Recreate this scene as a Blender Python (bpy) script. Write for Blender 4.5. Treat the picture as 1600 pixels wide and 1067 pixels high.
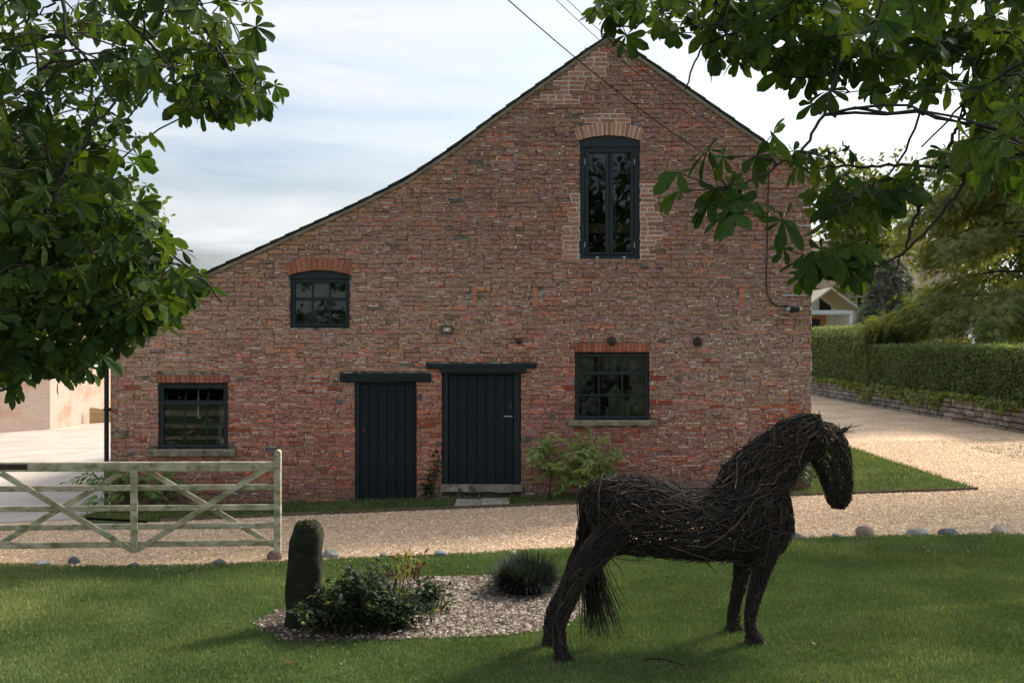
import bpy, math, random
import numpy as np
from mathutils import Vector, Matrix

for o in list(bpy.data.objects): bpy.data.objects.remove(o)
SC = bpy.context.scene
COL = SC.collection
R = math.radians
rng = np.random.default_rng(7)
random.seed(7)

# ------------------------------------------------------------------ camera, sky, sun, exposure
F = 1556.0            # focal length in photo pixels (35 mm on 36 mm, 1600 px wide)
H = 2.44              # eye height above the path
YW = 15.56            # distance of the gable wall
KS = 0.027            # the ground rises gently to the right
SUN_AZ, SUN_EL = 55.0, 40.0
cam = bpy.data.cameras.new('camera'); cam.lens = 35; cam.sensor_width = 36; cam.clip_end = 2000; cam.clip_start = 0.05
camo = bpy.data.objects.new('camera', cam); COL.objects.link(camo)
camo.location = (0, 0, H); camo.rotation_euler = (R(90), 0, 0)
SC.camera = camo

world = bpy.data.worlds.new('World'); SC.world = world; world.use_nodes = True
def build_world():
    nt = world.node_tree; n = nt.nodes; l = nt.links; n.clear()
    out = n.new('ShaderNodeOutputWorld'); bg = n.new('ShaderNodeBackground'); bg.inputs[1].default_value = 0.12
    sky = n.new('ShaderNodeTexSky'); sky.sky_type = 'NISHITA'; sky.sun_disc = False
    sky.sun_elevation = R(SUN_EL); sky.sun_rotation = R(SUN_AZ); sky.air_density = 1.0; sky.dust_density = 7.0; sky.ozone_density = 1.0
    tc = n.new('ShaderNodeTexCoord')
    mp = n.new('ShaderNodeMapping'); mp.inputs['Rotation'].default_value = (0.0, R(12), R(20)); mp.inputs['Scale'].default_value = (1.0, 1.6, 8.0)
    no = n.new('ShaderNodeTexNoise'); no.inputs['Scale'].default_value = 2.4; no.inputs['Detail'].default_value = 7; no.inputs['Roughness'].default_value = 0.55
    no.inputs['Distortion'].default_value = 0.4
    rp = n.new('ShaderNodeMapRange'); rp.inputs[1].default_value = 0.36; rp.inputs[2].default_value = 0.66; rp.inputs[3].default_value = 0.20; rp.inputs[4].default_value = 0.90
    mx = n.new('ShaderNodeMix'); mx.data_type = 'RGBA'
    l.new(tc.outputs['Generated'], mp.inputs[0]); l.new(mp.outputs[0], no.inputs['Vector']); l.new(no.outputs['Fac'], rp.inputs[0])
    tn = n.new('ShaderNodeMix'); tn.data_type = 'RGBA'; tn.blend_type = 'MULTIPLY'; tn.inputs['Factor'].default_value = 1; tn.inputs['B'].default_value = (.46, .54, .60, 1)
    l.new(sky.outputs[0], tn.inputs['A']); l.new(rp.outputs[0], mx.inputs['Factor']); l.new(tn.outputs['Result'], mx.inputs['A'])
    mx.inputs['B'].default_value = (2.32, 2.39, 2.43, 1)     # thin high cloud
    l.new(mx.outputs['Result'], bg.inputs[0]); l.new(bg.outputs[0], out.inputs[0])
build_world()
sl = bpy.data.lights.new('sun', 'SUN'); sl.energy = 1.5; sl.angle = R(10.0); sl.color = (1.0, 0.93, 0.82)
so = bpy.data.objects.new('sun', sl); COL.objects.link(so)
sdir = Vector((math.sin(R(SUN_AZ))*math.cos(R(SUN_EL)), math.cos(R(SUN_AZ))*math.cos(R(SUN_EL)), math.sin(R(SUN_EL))))
so.rotation_euler = sdir.to_track_quat('Z', 'Y').to_euler(); so.location = sdir*60
SC.view_settings.view_transform = 'Standard'; SC.view_settings.look = 'None'
SC.view_settings.gamma = 1.0; SC.view_settings.use_curve_mapping = False
SC.view_settings.exposure = 1.8
SC.render.engine = 'CYCLES'
SC.cycles.max_bounces = 7; SC.cycles.transparent_max_bounces = 10; SC.cycles.transmission_bounces = 4
SC.cycles.use_denoising = True

# ------------------------------------------------------------------ measuring helpers
def GZ(x, y=0): return KS*min(max(x, -40.0), 20.0)
def gza(x): return KS*np.clip(x, -40, 20)
def P(px, py, Y): return np.array(((px-800)/F*Y, Y, H-(py-533.5)/F*Y))
def GP(px, py):
    dx, dz = (px-800)/F, -(py-533.5)/F
    Y = H/(KS*dx-dz); return np.array((dx*Y, Y, KS*dx*Y))
def WX(px): return (px-800)/F*YW
def WZ(py): return H-(py-533.5)/F*YW
def proj(p):
    return 800+F*p[...,0]/p[...,1], 533.5-F*(p[...,2]-H)/p[...,1]

# ------------------------------------------------------------------ material helpers
def mat(name, col, rough=.8, col2=None, scale=4., detail=5., lo=.35, hi=.65, bump=0., bscale=30., attr=False, spec=.3, trans=None, tfac=.35,
        stretch=(1,1,1), metal=0., extra=None):
    m = bpy.data.materials.new(name); m.use_nodes = True
    nt = m.node_tree; n = nt.nodes; l = nt.links
    b = n['Principled BSDF']; out = n['Material Output']
    b.inputs['Roughness'].default_value = rough; b.inputs['Specular IOR Level'].default_value = spec; b.inputs['Metallic'].default_value = metal
    c = (*col, 1)
    tc = n.new('ShaderNodeTexCoord'); mp = n.new('ShaderNodeMapping'); mp.inputs['Scale'].default_value = stretch
    l.new(tc.outputs['Object'], mp.inputs[0])
    cur = None
    if attr:
        a = n.new('ShaderNodeAttribute'); a.attribute_name = 'Col'; cur = a.outputs['Color']
    if col2 is not None:
        no = n.new('ShaderNodeTexNoise'); no.inputs['Scale'].default_value = scale; no.inputs['Detail'].default_value = detail
        l.new(mp.outputs[0], no.inputs['Vector'])
        mr = n.new('ShaderNodeMapRange'); mr.inputs[1].default_value = lo; mr.inputs[2].default_value = hi
        l.new(no.outputs['Fac'], mr.inputs[0])
        mx = n.new('ShaderNodeMix'); mx.data_type = 'RGBA'; l.new(mr.outputs[0], mx.inputs['Factor'])
        mx.inputs['A'].default_value = c; mx.inputs['B'].default_value = (*col2, 1)
        if cur is not None:
            ml = n.new('ShaderNodeMix'); ml.data_type = 'RGBA'; ml.blend_type = 'MULTIPLY'; ml.inputs['Factor'].default_value = 1
            l.new(cur, ml.inputs['A']); l.new(mx.outputs['Result'], ml.inputs['B']); cur = ml.outputs['Result']
        else: cur = mx.outputs['Result']
    if extra is not None: cur = extra(nt, mp, cur)
    if cur is not None: l.new(cur, b.inputs['Base Color'])
    else: b.inputs['Base Color'].default_value = c
    if bump:
        nb = n.new('ShaderNodeTexNoise'); nb.inputs['Scale'].default_value = bscale; nb.inputs['Detail'].default_value = 6
        l.new(mp.outputs[0], nb.inputs['Vector'])
        bp = n.new('ShaderNodeBump'); bp.inputs['Strength'].default_value = bump; bp.inputs['Distance'].default_value = .02
        l.new(nb.outputs['Fac'], bp.inputs['Height']); l.new(bp.outputs[0], b.inputs['Normal'])
    if trans is not None:
        t = n.new('ShaderNodeBsdfTranslucent'); ms = n.new('ShaderNodeMixShader'); ms.inputs[0].default_value = tfac
        if cur is not None:
            hm = n.new('ShaderNodeMix'); hm.data_type = 'RGBA'; hm.blend_type = 'MULTIPLY'; hm.inputs['Factor'].default_value = 1
            l.new(cur, hm.inputs['A']); hm.inputs['B'].default_value = (*trans, 1); l.new(hm.outputs['Result'], t.inputs[0])
        else: t.inputs[0].default_value = (*[a*b_ for a, b_ in zip(col, trans)], 1)
        l.new(b.outputs[0], ms.inputs[1]); l.new(t.outputs[0], ms.inputs[2]); l.new(ms.outputs[0], out.inputs[0])
    return m

def flecks(color, scale, lo, hi, stretch=(1,1,1), amount=1.0):
    """irregular flecks of another colour with a shape of their own (lime, lichen, moss)"""
    def f(nt, mp, cur):
        n = nt.nodes; l = nt.links
        m2 = n.new('ShaderNodeMapping'); m2.inputs['Scale'].default_value = stretch; l.new(mp.outputs[0], m2.inputs[0])
        no = n.new('ShaderNodeTexNoise'); no.inputs['Scale'].default_value = scale; no.inputs['Detail'].default_value = 4; no.inputs['Roughness'].default_value = .65
        l.new(m2.outputs[0], no.inputs['Vector'])
        mr = n.new('ShaderNodeMapRange'); mr.inputs[1].default_value = lo; mr.inputs[2].default_value = hi; mr.inputs[4].default_value = amount
        l.new(no.outputs['Fac'], mr.inputs[0])
        mx = n.new('ShaderNodeMix'); mx.data_type = 'RGBA'; l.new(mr.outputs[0], mx.inputs['Factor'])
        l.new(cur, mx.inputs['A']); mx.inputs['B'].default_value = (*color, 1)
        return mx.outputs['Result']
    return f
def chain(*fs):
    def f(nt, mp, cur):
        for g in fs: cur = g(nt, mp, cur)
        return cur
    return f

def gravel_mat(name, cols, scale, bump=.6):
    m = bpy.data.materials.new(name); m.use_nodes = True
    nt = m.node_tree; n = nt.nodes; l = nt.links; b = n['Principled BSDF']; b.inputs['Roughness'].default_value = .9; b.inputs['Specular IOR Level'].default_value = .15
    tc = n.new('ShaderNodeTexCoord')
    vo = n.new('ShaderNodeTexVoronoi'); vo.inputs['Scale'].default_value = scale; l.new(tc.outputs['Object'], vo.inputs['Vector'])
    sp = n.new('ShaderNodeSeparateColor'); l.new(vo.outputs['Color'], sp.inputs[0])
    cr = n.new('ShaderNodeValToRGB'); cr.color_ramp.interpolation = 'CONSTANT'
    els = cr.color_ramp.elements
    for i, c in enumerate(cols):
        e = els[i] if i < 2 else els.new(i/len(cols))
        e.position = i/len(cols); e.color = (*c, 1)
    l.new(sp.outputs[0], cr.inputs[0])
    no = n.new('ShaderNodeTexNoise'); no.inputs['Scale'].default_value = .9; no.inputs['Detail'].default_value = 4; l.new(tc.outputs['Object'], no.inputs['Vector'])
    mr = n.new('ShaderNodeMapRange'); mr.inputs[1].default_value = .3; mr.inputs[2].default_value = .7; mr.inputs[3].default_value = .82; mr.inputs[4].default_value = 1.12
    l.new(no.outputs['Fac'], mr.inputs[0])
    mx = n.new('ShaderNodeMix'); mx.data_type = 'RGBA'; mx.blend_type = 'MULTIPLY'; mx.inputs['Factor'].default_value = 1
    l.new(cr.outputs[0], mx.inputs['A']); l.new(mr.outputs[0], mx.inputs['B']); l.new(mx.outputs['Result'], b.inputs['Base Color'])
    bp = n.new('ShaderNodeBump'); bp.inputs['Strength'].default_value = bump; bp.inputs['Distance'].default_value = .015; bp.invert = True
    l.new(vo.outputs['Distance'], bp.inputs['Height']); l.new(bp.outputs[0], b.inputs['Normal'])
    return m

MT = {}
MT['brick'] = mat('brick', (.55,.53,.51), .93, (1.42,1.4,1.38), 20, 9, .33, .67, bump=1.0, bscale=45, stretch=(1,1,2.6), attr=True, spec=.12,
    extra=chain(flecks((.07,.05,.042), 26, .56, .67, (1,1,1.2), .6), flecks((.66,.59,.52), 48, .61, .69, (1,1,.8), .8), flecks((.26,.2,.09), 5, .66, .8, amount=.35)))
MT['brick_clean'] = mat('brick_clean', (.8,.78,.76), .9, (1.15,1.15,1.12), 30, 5, .3, .7, bump=.7, bscale=70, attr=True, spec=.12)
MT['mortar'] = mat('mortar', (.14,.11,.09), .95, (.50,.43,.37), 7, 9, .40, .64, bump=.8, bscale=80, spec=.1, stretch=(1,1,1.5))
MT['repair_mortar'] = mat('repair_mortar', (.80,.69,.58), .95, (.88,.79,.68), 14, 5, bump=.6, bscale=90, spec=.1)
MT['paint'] = mat('paint', (.0105,.019,.0225), .5, (.016,.027,.031), 7, 5, bump=.15, bscale=40, spec=.35, stretch=(3,3,.6))
MT['door_paint'] = mat('door_paint', (.0068,.0122,.0185), .55, (.0098,.017,.0245), 9, 6, bump=.22, bscale=26, spec=.25, stretch=(5,5,.5))
MT['beam_paint'] = mat('beam_paint', (.010,.016,.018), .65, (.022,.031,.032), 10, 7, bump=.7, bscale=14, spec=.2, stretch=(.5,3,4))
MT['sill'] = mat('sill', (.20,.165,.11), .92, (.34,.30,.22), 8, 7, bump=.8, bscale=35, extra=flecks((.06,.06,.03), 9, .55, .68))
MT['slate'] = mat('slate', (.055,.058,.055), .75, (.10,.10,.085), 6, 6, bump=.4, bscale=30, extra=flecks((.13,.13,.08), 10, .6, .72))
MT['verge'] = mat('verge', (.20,.17,.13), .95, (.33,.29,.23), 5, 6, bump=.6, bscale=40)
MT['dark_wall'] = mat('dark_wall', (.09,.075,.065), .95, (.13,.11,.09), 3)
MT['oak'] = mat('oak', (.22,.14,.08), .8, (.32,.21,.12), 5, 6, stretch=(6,1,1), bump=.3)
MT['iron'] = mat('iron', (.045,.036,.03), .8, (.10,.07,.052), 18, 5, bump=.4, metal=.3)
MT['black'] = mat('black', (.012,.012,.013), .45, (.018,.018,.02), 10)
MT['cable'] = mat('cable', (.006,.006,.006), 1.0, (.009,.009,.009), 10, spec=0.)
MT['grey_metal'] = mat('grey_metal', (.35,.35,.34), .5, (.5,.5,.48), 12)
MT['beige'] = mat('beige', (.30,.27,.2), .6, (.36,.33,.25), 20)
MT['white'] = mat('white', (.62,.60,.56), .6, (.75,.74,.70), 6)
MT['bluegrey'] = mat('bluegrey', (.16,.2,.24), .6, (.22,.26,.3), 8)
MT['gate'] = mat('gate', (.38,.325,.20), .85, (.64,.565,.42), 5, 9, .38, .66, bump=.5, bscale=40, stretch=(1,2,2),
    extra=chain(flecks((.13,.16,.06), 6, .50, .68, amount=.8), flecks((.06,.06,.04), 16, .64, .76, amount=.8)))
MT['horse'] = mat('horse', (.75,.75,.75), .75, (1.3,1.25,1.2), 20, 5, bump=.3, bscale=120, attr=True, spec=.2)
MT['moss_stone'] = mat('moss_stone', (.024,.021,.015), .95, (.012,.014,.006), 5, 7, .4, .6, bump=1.0, bscale=22, extra=flecks((.04,.042,.012), 9, .5, .7))
MT['rock'] = mat('rock', (.75,.75,.75), .85, (1.2,1.18,1.15), 9, 7, bump=.6, bscale=35, attr=True)
MT['wallstone'] = mat('wallstone', (.75,.75,.75), .92, (1.2,1.2,1.15), 6, 7, bump=.8, bscale=25, attr=True, extra=flecks((.10,.11,.05), 3, .58, .75, amount=.6))
MT['soil'] = mat('soil', (.045,.032,.022), .95, (.08,.06,.042), 12, 6, bump=.8, bscale=40)
MT['wood_edge'] = mat('wood_edge', (.10,.075,.05), .9, (.17,.13,.09), 8, 6, bump=.5)
MT['slab'] = mat('slab', (.33,.28,.23), .9, (.42,.37,.31), 5, 7, bump=.4, bscale=50)
MT['bark'] = mat('bark', (.035,.028,.022), .95, (.075,.06,.045), 9, 7, bump=1.0, bscale=18, stretch=(1,1,.4))
MT['twig'] = mat('twig', (.03,.024,.018), .85, (.05,.04,.03), 12)
MT['chest_leaf'] = mat('chest_leaf', (.8,.8,.8), .65, (1.25,1.2,1.1), 9, 4, bump=.25, bscale=60, attr=True, spec=.10, trans=(1.9,1.75,.55), tfac=.34,
    extra=flecks((.13,.085,.02), 22, .70, .76))
MT['leaf'] = mat('leaf', (.8,.8,.8), .5, (1.2,1.2,1.1), 3, 4, attr=True, spec=.3, trans=(1.6,1.5,.6), tfac=.35)
MT['grass'] = mat('grass', (.72,.75,.65), .75, (1.28,1.18,1.15), 1.1, 6, .34, .66, attr=True, spec=.12, trans=(1.5,1.5,.6), tfac=.3)
MT['lawn'] = mat('lawn', (.06,.085,.025), .95, (.09,.115,.035), 3, 8, bump=.8, bscale=60, spec=.1)
MT['ground'] = mat('ground', (.05,.075,.02), .95, (.08,.09,.035), .5, 8, bump=.4)
GR = [(1.5*c_[0], 1.4*c_[1], 1.26*c_[2]) for c_ in [(.42,.30,.20), (.50,.37,.26), (.36,.25,.165), (.56,.45,.34), (.30,.22,.16), (.46,.32,.21), (.60,.52,.43), (.38,.29,.22)]]
MT['gravel'] = gravel_mat('gravel', GR, 42)
MT['pebble'] = mat('pebble', (.85,.85,.85), .85, (1.12,1.1,1.08), 8, 4, attr=True, spec=.2)
MT['yard'] = mat('yard', (.46,.385,.32), .95, (.56,.48,.41), 1.2, 8, bump=.3, bscale=60)
MT['bg_brick'] = None

def brick_tex(name, c1, c2, cm, scale):
    m = bpy.data.materials.new(name); m.use_nodes = True
    nt = m.node_tree; n = nt.nodes; l = nt.links; b = n['Principled BSDF']; b.inputs['Roughness'].default_value = .93
    tc = n.new('ShaderNodeTexCoord'); br = n.new('ShaderNodeTexBrick')
    sx = n.new('ShaderNodeSeparateXYZ'); l.new(tc.outputs['Object'], sx.inputs[0])
    ad = n.new('ShaderNodeMath'); ad.operation = 'ADD'; l.new(sx.outputs[0], ad.inputs[0]); l.new(sx.outputs[1], ad.inputs[1])
    cx = n.new('ShaderNodeCombineXYZ'); l.new(ad.outputs[0], cx.inputs[0]); l.new(sx.outputs[2], cx.inputs[1])
    l.new(cx.outputs[0], br.inputs['Vector'])
    br.inputs['Scale'].default_value = scale; br.inputs['Color1'].default_value = (*c1,1); br.inputs['Color2'].default_value = (*c2,1); br.inputs['Mortar'].default_value = (*cm,1)
    br.inputs['Mortar Size'].default_value = .012; br.inputs['Brick Width'].default_value = .24; br.inputs['Row Height'].default_value = .076
    no = n.new('ShaderNodeTexNoise'); no.inputs['Scale'].default_value = 1.3; no.inputs['Detail'].default_value = 6; l.new(tc.outputs['Object'], no.inputs['Vector'])
    mx = n.new('ShaderNodeMix'); mx.data_type = 'RGBA'; mr = n.new('ShaderNodeMapRange'); mr.inputs[1].default_value = .5; mr.inputs[2].default_value = .7; mr.inputs[4].default_value = .6
    l.new(no.outputs['Fac'], mr.inputs[0]); l.new(mr.outputs[0], mx.inputs['Factor']); l.new(br.outputs[0], mx.inputs['A']); mx.inputs['B'].default_value = (.42,.17,.08,1)
    l.new(mx.outputs['Result'], b.inputs['Base Color'])
    return m
MT['bg_brick'] = brick_tex('bg_brick', (.46,.32,.25), (.52,.38,.30), (.54,.45,.38), 1.0)

def glass_mat(name, dirt, dirtcol, lo, hi, scale=6, refl_rough=.02):
    """window glass: clear pane with a film of dust and web"""
    m = bpy.data.materials.new(name); m.use_nodes = True
    nt = m.node_tree; n = nt.nodes; l = nt.links; n.remove(n['Principled BSDF']); out = n['Material Output']
    tr = n.new('ShaderNodeBsdfTransparent'); tr.inputs[0].default_value = (.86,.9,.88,1)
    gl = n.new('ShaderNodeBsdfGlossy'); gl.inputs['Roughness'].default_value = refl_rough; gl.inputs[0].default_value = (.9,.95,.95,1)
    fr = n.new('ShaderNodeFresnel'); fr.inputs[0].default_value = 1.47
    m1 = n.new('ShaderNodeMixShader'); l.new(fr.outputs[0], m1.inputs[0]); l.new(tr.outputs[0], m1.inputs[1]); l.new(gl.outputs[0], m1.inputs[2])
    df = n.new('ShaderNodeBsdfDiffuse'); df.inputs[0].default_value = (*dirtcol,1)
    tc = n.new('ShaderNodeTexCoord'); no = n.new('ShaderNodeTexNoise'); no.inputs['Scale'].default_value = scale; no.inputs['Detail'].default_value = 7; no.inputs['Distortion'].default_value = 1.2
    l.new(tc.outputs['Object'], no.inputs['Vector'])
    mr = n.new('ShaderNodeMapRange'); mr.inputs[1].default_value = lo; mr.inputs[2].default_value = hi; mr.inputs[4].default_value = dirt; l.new(no.outputs['Fac'], mr.inputs[0])
    m2 = n.new('ShaderNodeMixShader'); l.new(mr.outputs[0], m2.inputs[0]); l.new(m1.outputs[0], m2.inputs[1]); l.new(df.outputs[0], m2.inputs[2])
    l.new(m2.outputs[0], out.inputs[0])
    return m
MT['glass_clear'] = glass_mat('glass_clear', .12, (.12,.13,.12), .55, .8)
MT['glass_dusty'] = glass_mat('glass_dusty', .34, (.13,.14,.12), .42, .72, 5)
MT['glass_specked'] = glass_mat('glass_specked', .7, (.30,.28,.24), .64, .72, 24)

# ------------------------------------------------------------------ mesh helpers
def mesh_np(name, V, faces, mat_=None, col=None, smooth=False):
    """V (N,3); faces: list of int arrays (M,k) ; col (N,3) point colours"""
    V = np.asarray(V, np.float32)
    if not isinstance(faces, (list, tuple)): faces = [faces]
    faces = [np.asarray(f, np.int32) for f in faces if len(f)]
    me = bpy.data.meshes.new(name)
    me.vertices.add(len(V)); me.vertices.foreach_set('co', V.ravel())
    tot = sum(f.size for f in faces); npol = sum(len(f) for f in faces)
    me.loops.add(tot); me.loops.foreach_set('vertex_index', np.concatenate([f.ravel() for f in faces]))
    me.polygons.add(npol)
    sizes = np.concatenate([np.full(len(f), f.shape[1], np.int32) for f in faces])
    starts = np.concatenate([[0], np.cumsum(sizes)[:-1]]).astype(np.int32)
    me.polygons.foreach_set('loop_start', starts)
    me.polygons.foreach_set('use_smooth', np.full(npol, smooth))
    if col is not None:
        a = me.color_attributes.new('Col', 'FLOAT_COLOR', 'POINT')
        c = np.ones((len(V), 4), np.float32); c[:, :3] = col; a.data.foreach_set('color', c.ravel())
    me.update(calc_edges=True)
    if mat_ is not None: me.materials.append(mat_)
    return me

LOC = {}
def thing(name, loc, label, cat, group=None, kind=None):
    o = bpy.data.objects.new(name, None); COL.objects.link(o); o.empty_display_size = .2
    o.location = loc; LOC[o.name] = np.array(loc, float)
    o['label'] = label; o['category'] = cat
    if group: o['group'] = group
    if kind: o['kind'] = kind
    return o
def root_loc(par):
    p = par
    while p.parent is not None: p = p.parent
    return LOC.get(p.name, np.zeros(3))
def tagged(o, label=None, cat=None, group=None, kind=None):
    if label: o['label'] = label
    if cat: o['category'] = cat
    if group: o['group'] = group
    if kind: o['kind'] = kind
    return o
class MB:
    """collects shapes in world space; build() links them as one mesh object"""
    def __init__(s): s.V = []; s.T = []; s.Q = []; s.C = []; s.n = 0
    def add(s, V, T=None, Q=None, col=None):
        V = np.asarray(V, float).reshape(-1, 3)
        if T is not None and len(T): s.T.append(np.asarray(T, int).reshape(-1, 3)+s.n)
        if Q is not None and len(Q): s.Q.append(np.asarray(Q, int).reshape(-1, 4)+s.n)
        s.V.append(V); s.C.append(np.tile(np.asarray(col if col is not None else (1,1,1), float), (len(V), 1)) if np.ndim(col) < 2 else np.asarray(col))
        s.n += len(V); return s
    def box(s, x0, x1, y0, y1, z0, z1, b=.004, col=None, jit=0.):
        V, T, Q = cbox(x0, x1, y0, y1, z0, z1, b)
        if jit: V = V+rng.normal(0, jit, V.shape)
        return s.add(V, T, Q, col)
    def bar(s, p0, p1, w, t, up=(0,1,0), b=.003, col=None):
        """a squared timber from p0 to p1, w across, t along `up`"""
        p0 = np.asarray(p0, float); p1 = np.asarray(p1, float); d = p1-p0; L = np.linalg.norm(d); d /= L
        up = np.asarray(up, float); sd = np.cross(d, up); sd /= np.linalg.norm(sd); up = np.cross(sd, d)
        V, T, Q = cbox(0, L, -t/2, t/2, -w/2, w/2, b)
        return s.add(p0+V[:, :1]*d+V[:, 1:2]*up+V[:, 2:]*sd, T, Q, col)
    def tube(s, pts, rad, sides=6, col=None, caps=True):
        pts = np.asarray(pts, float)[None]; rad = np.broadcast_to(np.asarray(rad, float), (pts.shape[1],))[None]
        V, Q = tubes(pts, rad, sides); s.add(V, None, Q, col)
        return s
    def build(s, name, m, parent=None, smooth=False, use_col=True):
        V = np.concatenate(s.V); fs = []
        if s.T: fs.append(np.concatenate(s.T))
        if s.Q: fs.append(np.concatenate(s.Q))
        if parent is not None: V = V-root_loc(parent)
        return link(name, mesh_np(name, V, fs, m, np.concatenate(s.C) if use_col else None, smooth), parent)
def link(name, me, parent=None):
    o = bpy.data.objects.new(name, me); COL.objects.link(o)
    if parent is not None: o.parent = parent
    return o
def cbox(x0, x1, y0, y1, z0, z1, b):
    """box with chamfered edges: 24 vertices"""
    b = min(b, (x1-x0)*.45, (y1-y0)*.45, (z1-z0)*.45)
    lo = np.array((x0, y0, z0)); hi = np.array((x1, y1, z1)); V = []; idx = {}
    for sx in (0, 1):
        for sy in (0, 1):
            for sz in (0, 1):
                for ax in range(3):
                    p = np.where(np.array((sx, sy, sz)) == 1, hi-b, lo+b).astype(float)
                    p[ax] = (hi if (sx, sy, sz)[ax] else lo)[ax]
                    idx[(sx, sy, sz, ax)] = len(V); V.append(p)
    Q = []; T = []
    for ax in range(3):
        o1, o2 = [a for a in range(3) if a != ax]
        for s in (0, 1):
            q = []
            for a, c in ((0,0), (1,0), (1,1), (0,1)):
                k = [0,0,0]; k[ax] = s; k[o1] = a; k[o2] = c; q.append(idx[(*k, ax)])
            Q.append(q if (s == 1) ^ (ax == 1) else q[::-1])
        for a in (0, 1):
            for c in (0, 1):
                k0 = [0,0,0]; k1 = [0,0,0]; k0[o1] = k1[o1] = a; k0[o2] = k1[o2] = c; k1[ax] = 1
                q = [idx[(*k0, o1)], idx[(*k1, o1)], idx[(*k1, o2)], idx[(*k0, o2)]]
                Q.append(q)
    for sx in (0, 1):
        for sy in (0, 1):
            for sz in (0, 1): T.append([idx[(sx, sy, sz, a)] for a in range(3)])
    V = np.array(V); c = V.mean(0)
    def fix(f):
        p = V[f]; nrm = np.cross(p[1]-p[0], p[2]-p[0])
        return f if np.dot(nrm, p.mean(0)-c) > 0 else f[::-1]
    return V, [fix(f) for f in T], [fix(f) for f in Q]
def tubes(Pt, Rd, sides=4):
    """n tubes at once: Pt (n,K,3), Rd (n,K)"""
    n, K, _ = Pt.shape
    T = np.gradient(Pt, axis=1); T /= np.linalg.norm(T, axis=2, keepdims=True)+1e-9
    ref = np.where(np.abs(T[:, :, 2:3]) > .9, np.array((1., 0, 0)), np.array((0, 0, 1.)))
    ref = np.where((np.abs(T[:, :1, 2:3]) > .8), np.array((1., .2, 0)), np.array((0, 0, 1.)))*np.ones((1, K, 1))
    A = np.zeros_like(T); a0 = np.cross(T[:, 0], ref[:, 0]); a0 /= np.linalg.norm(a0, axis=1, keepdims=True)+1e-9; A[:, 0] = a0
    for k_ in range(1, K):
        a0 = a0-T[:, k_]*(a0*T[:, k_]).sum(1, keepdims=True); a0 /= np.linalg.norm(a0, axis=1, keepdims=True)+1e-9; A[:, k_] = a0
    B = np.cross(T, A)
    an = np.arange(sides)*2*math.pi/sides
    V = Pt[:, :, None, :]+Rd[:, :, None, None]*(A[:, :, None, :]*np.cos(an)[None, None, :, None]+B[:, :, None, :]*np.sin(an)[None, None, :, None])
    i = np.arange(n)[:, None, None]*K*sides; k = np.arange(K-1)[None, :, None]*sides; s_ = np.arange(sides)[None, None, :]
    a = i+k+s_; b = i+k+(s_+1) % sides
    Q = np.stack([a, b, b+sides, a+sides], -1).reshape(-1, 4)
    return V.reshape(-1, 3), Q
def catmull(pts, n):
    pts = np.asarray(pts, float); m = len(pts)
    if m == 2: return pts[0]+(pts[1]-pts[0])*np.linspace(0, 1, n)[:, None]
    pp = np.vstack([2*pts[0]-pts[1], pts, 2*pts[-1]-pts[-2]])
    t = np.linspace(0, m-1-1e-6, n); i = t.astype(int); f = (t-i)[:, None]
    p0, p1, p2, p3 = pp[i], pp[i+1], pp[i+2], pp[i+3]
    return .5*((2*p1)+(-p0+p2)*f+(2*p0-5*p1+4*p2-p3)*f*f+(-p0+3*p1-3*p2+p3)*f**3)
def inpoly(x, y, poly):
    x = np.asarray(x, float); y = np.asarray(y, float); r = np.zeros(x.shape, bool); n = len(poly)
    for i in range(n):
        x0, y0 = poly[i]; x1, y1 = poly[(i+1) % n]
        c = ((y0 > y) != (y1 > y)) & (x < (x1-x0)*(y-y0)/((y1-y0) if y1 != y0 else 1e-9)+x0); r ^= c
    return r
def sheet(name, poly, dz, m, kind='structure'):
    """a ground surface: polygon in plan, laid on the sloping ground"""
    V = [(x, y, GZ(x)+dz) for x, y in poly]
    me = bpy.data.meshes.new(name); me.from_pydata(V, [], [list(range(len(V)))]); me.materials.append(m); me.update()
    if me.polygons[0].normal.z < 0: me.flip_normals()
    return tagged(link(name, me), kind=kind)
def noise1(x, seed=0, oct=3):
    x = np.asarray(x, float); r = np.zeros_like(x); a = 1.
    for k in range(oct):
        xi = np.floor(x*2**k+seed*17.3); f = x*2**k+seed*17.3-xi; f = f*f*(3-2*f)
        h = lambda q: np.modf(np.abs(np.sin(q*127.1+seed*3.7)*43758.5453))[0]
        r += a*(h(xi)*(1-f)+h(xi+1)*f-.5); a *= .5
    return r

# ------------------------------------------------------------------ ground, lawn, gravel, yard
gv = []; xs = [-400, -40, 20, 400]
for y in (-300, 600):
    for x in xs: gv.append((x, y, GZ(x)-.02))
me = bpy.data.meshes.new('ground'); me.from_pydata(gv, [], [(0,1,5,4), (1,2,6,5), (2,3,7,6)]); me.materials.append(MT['ground'])
tagged(link('ground', me), kind='structure')

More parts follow.
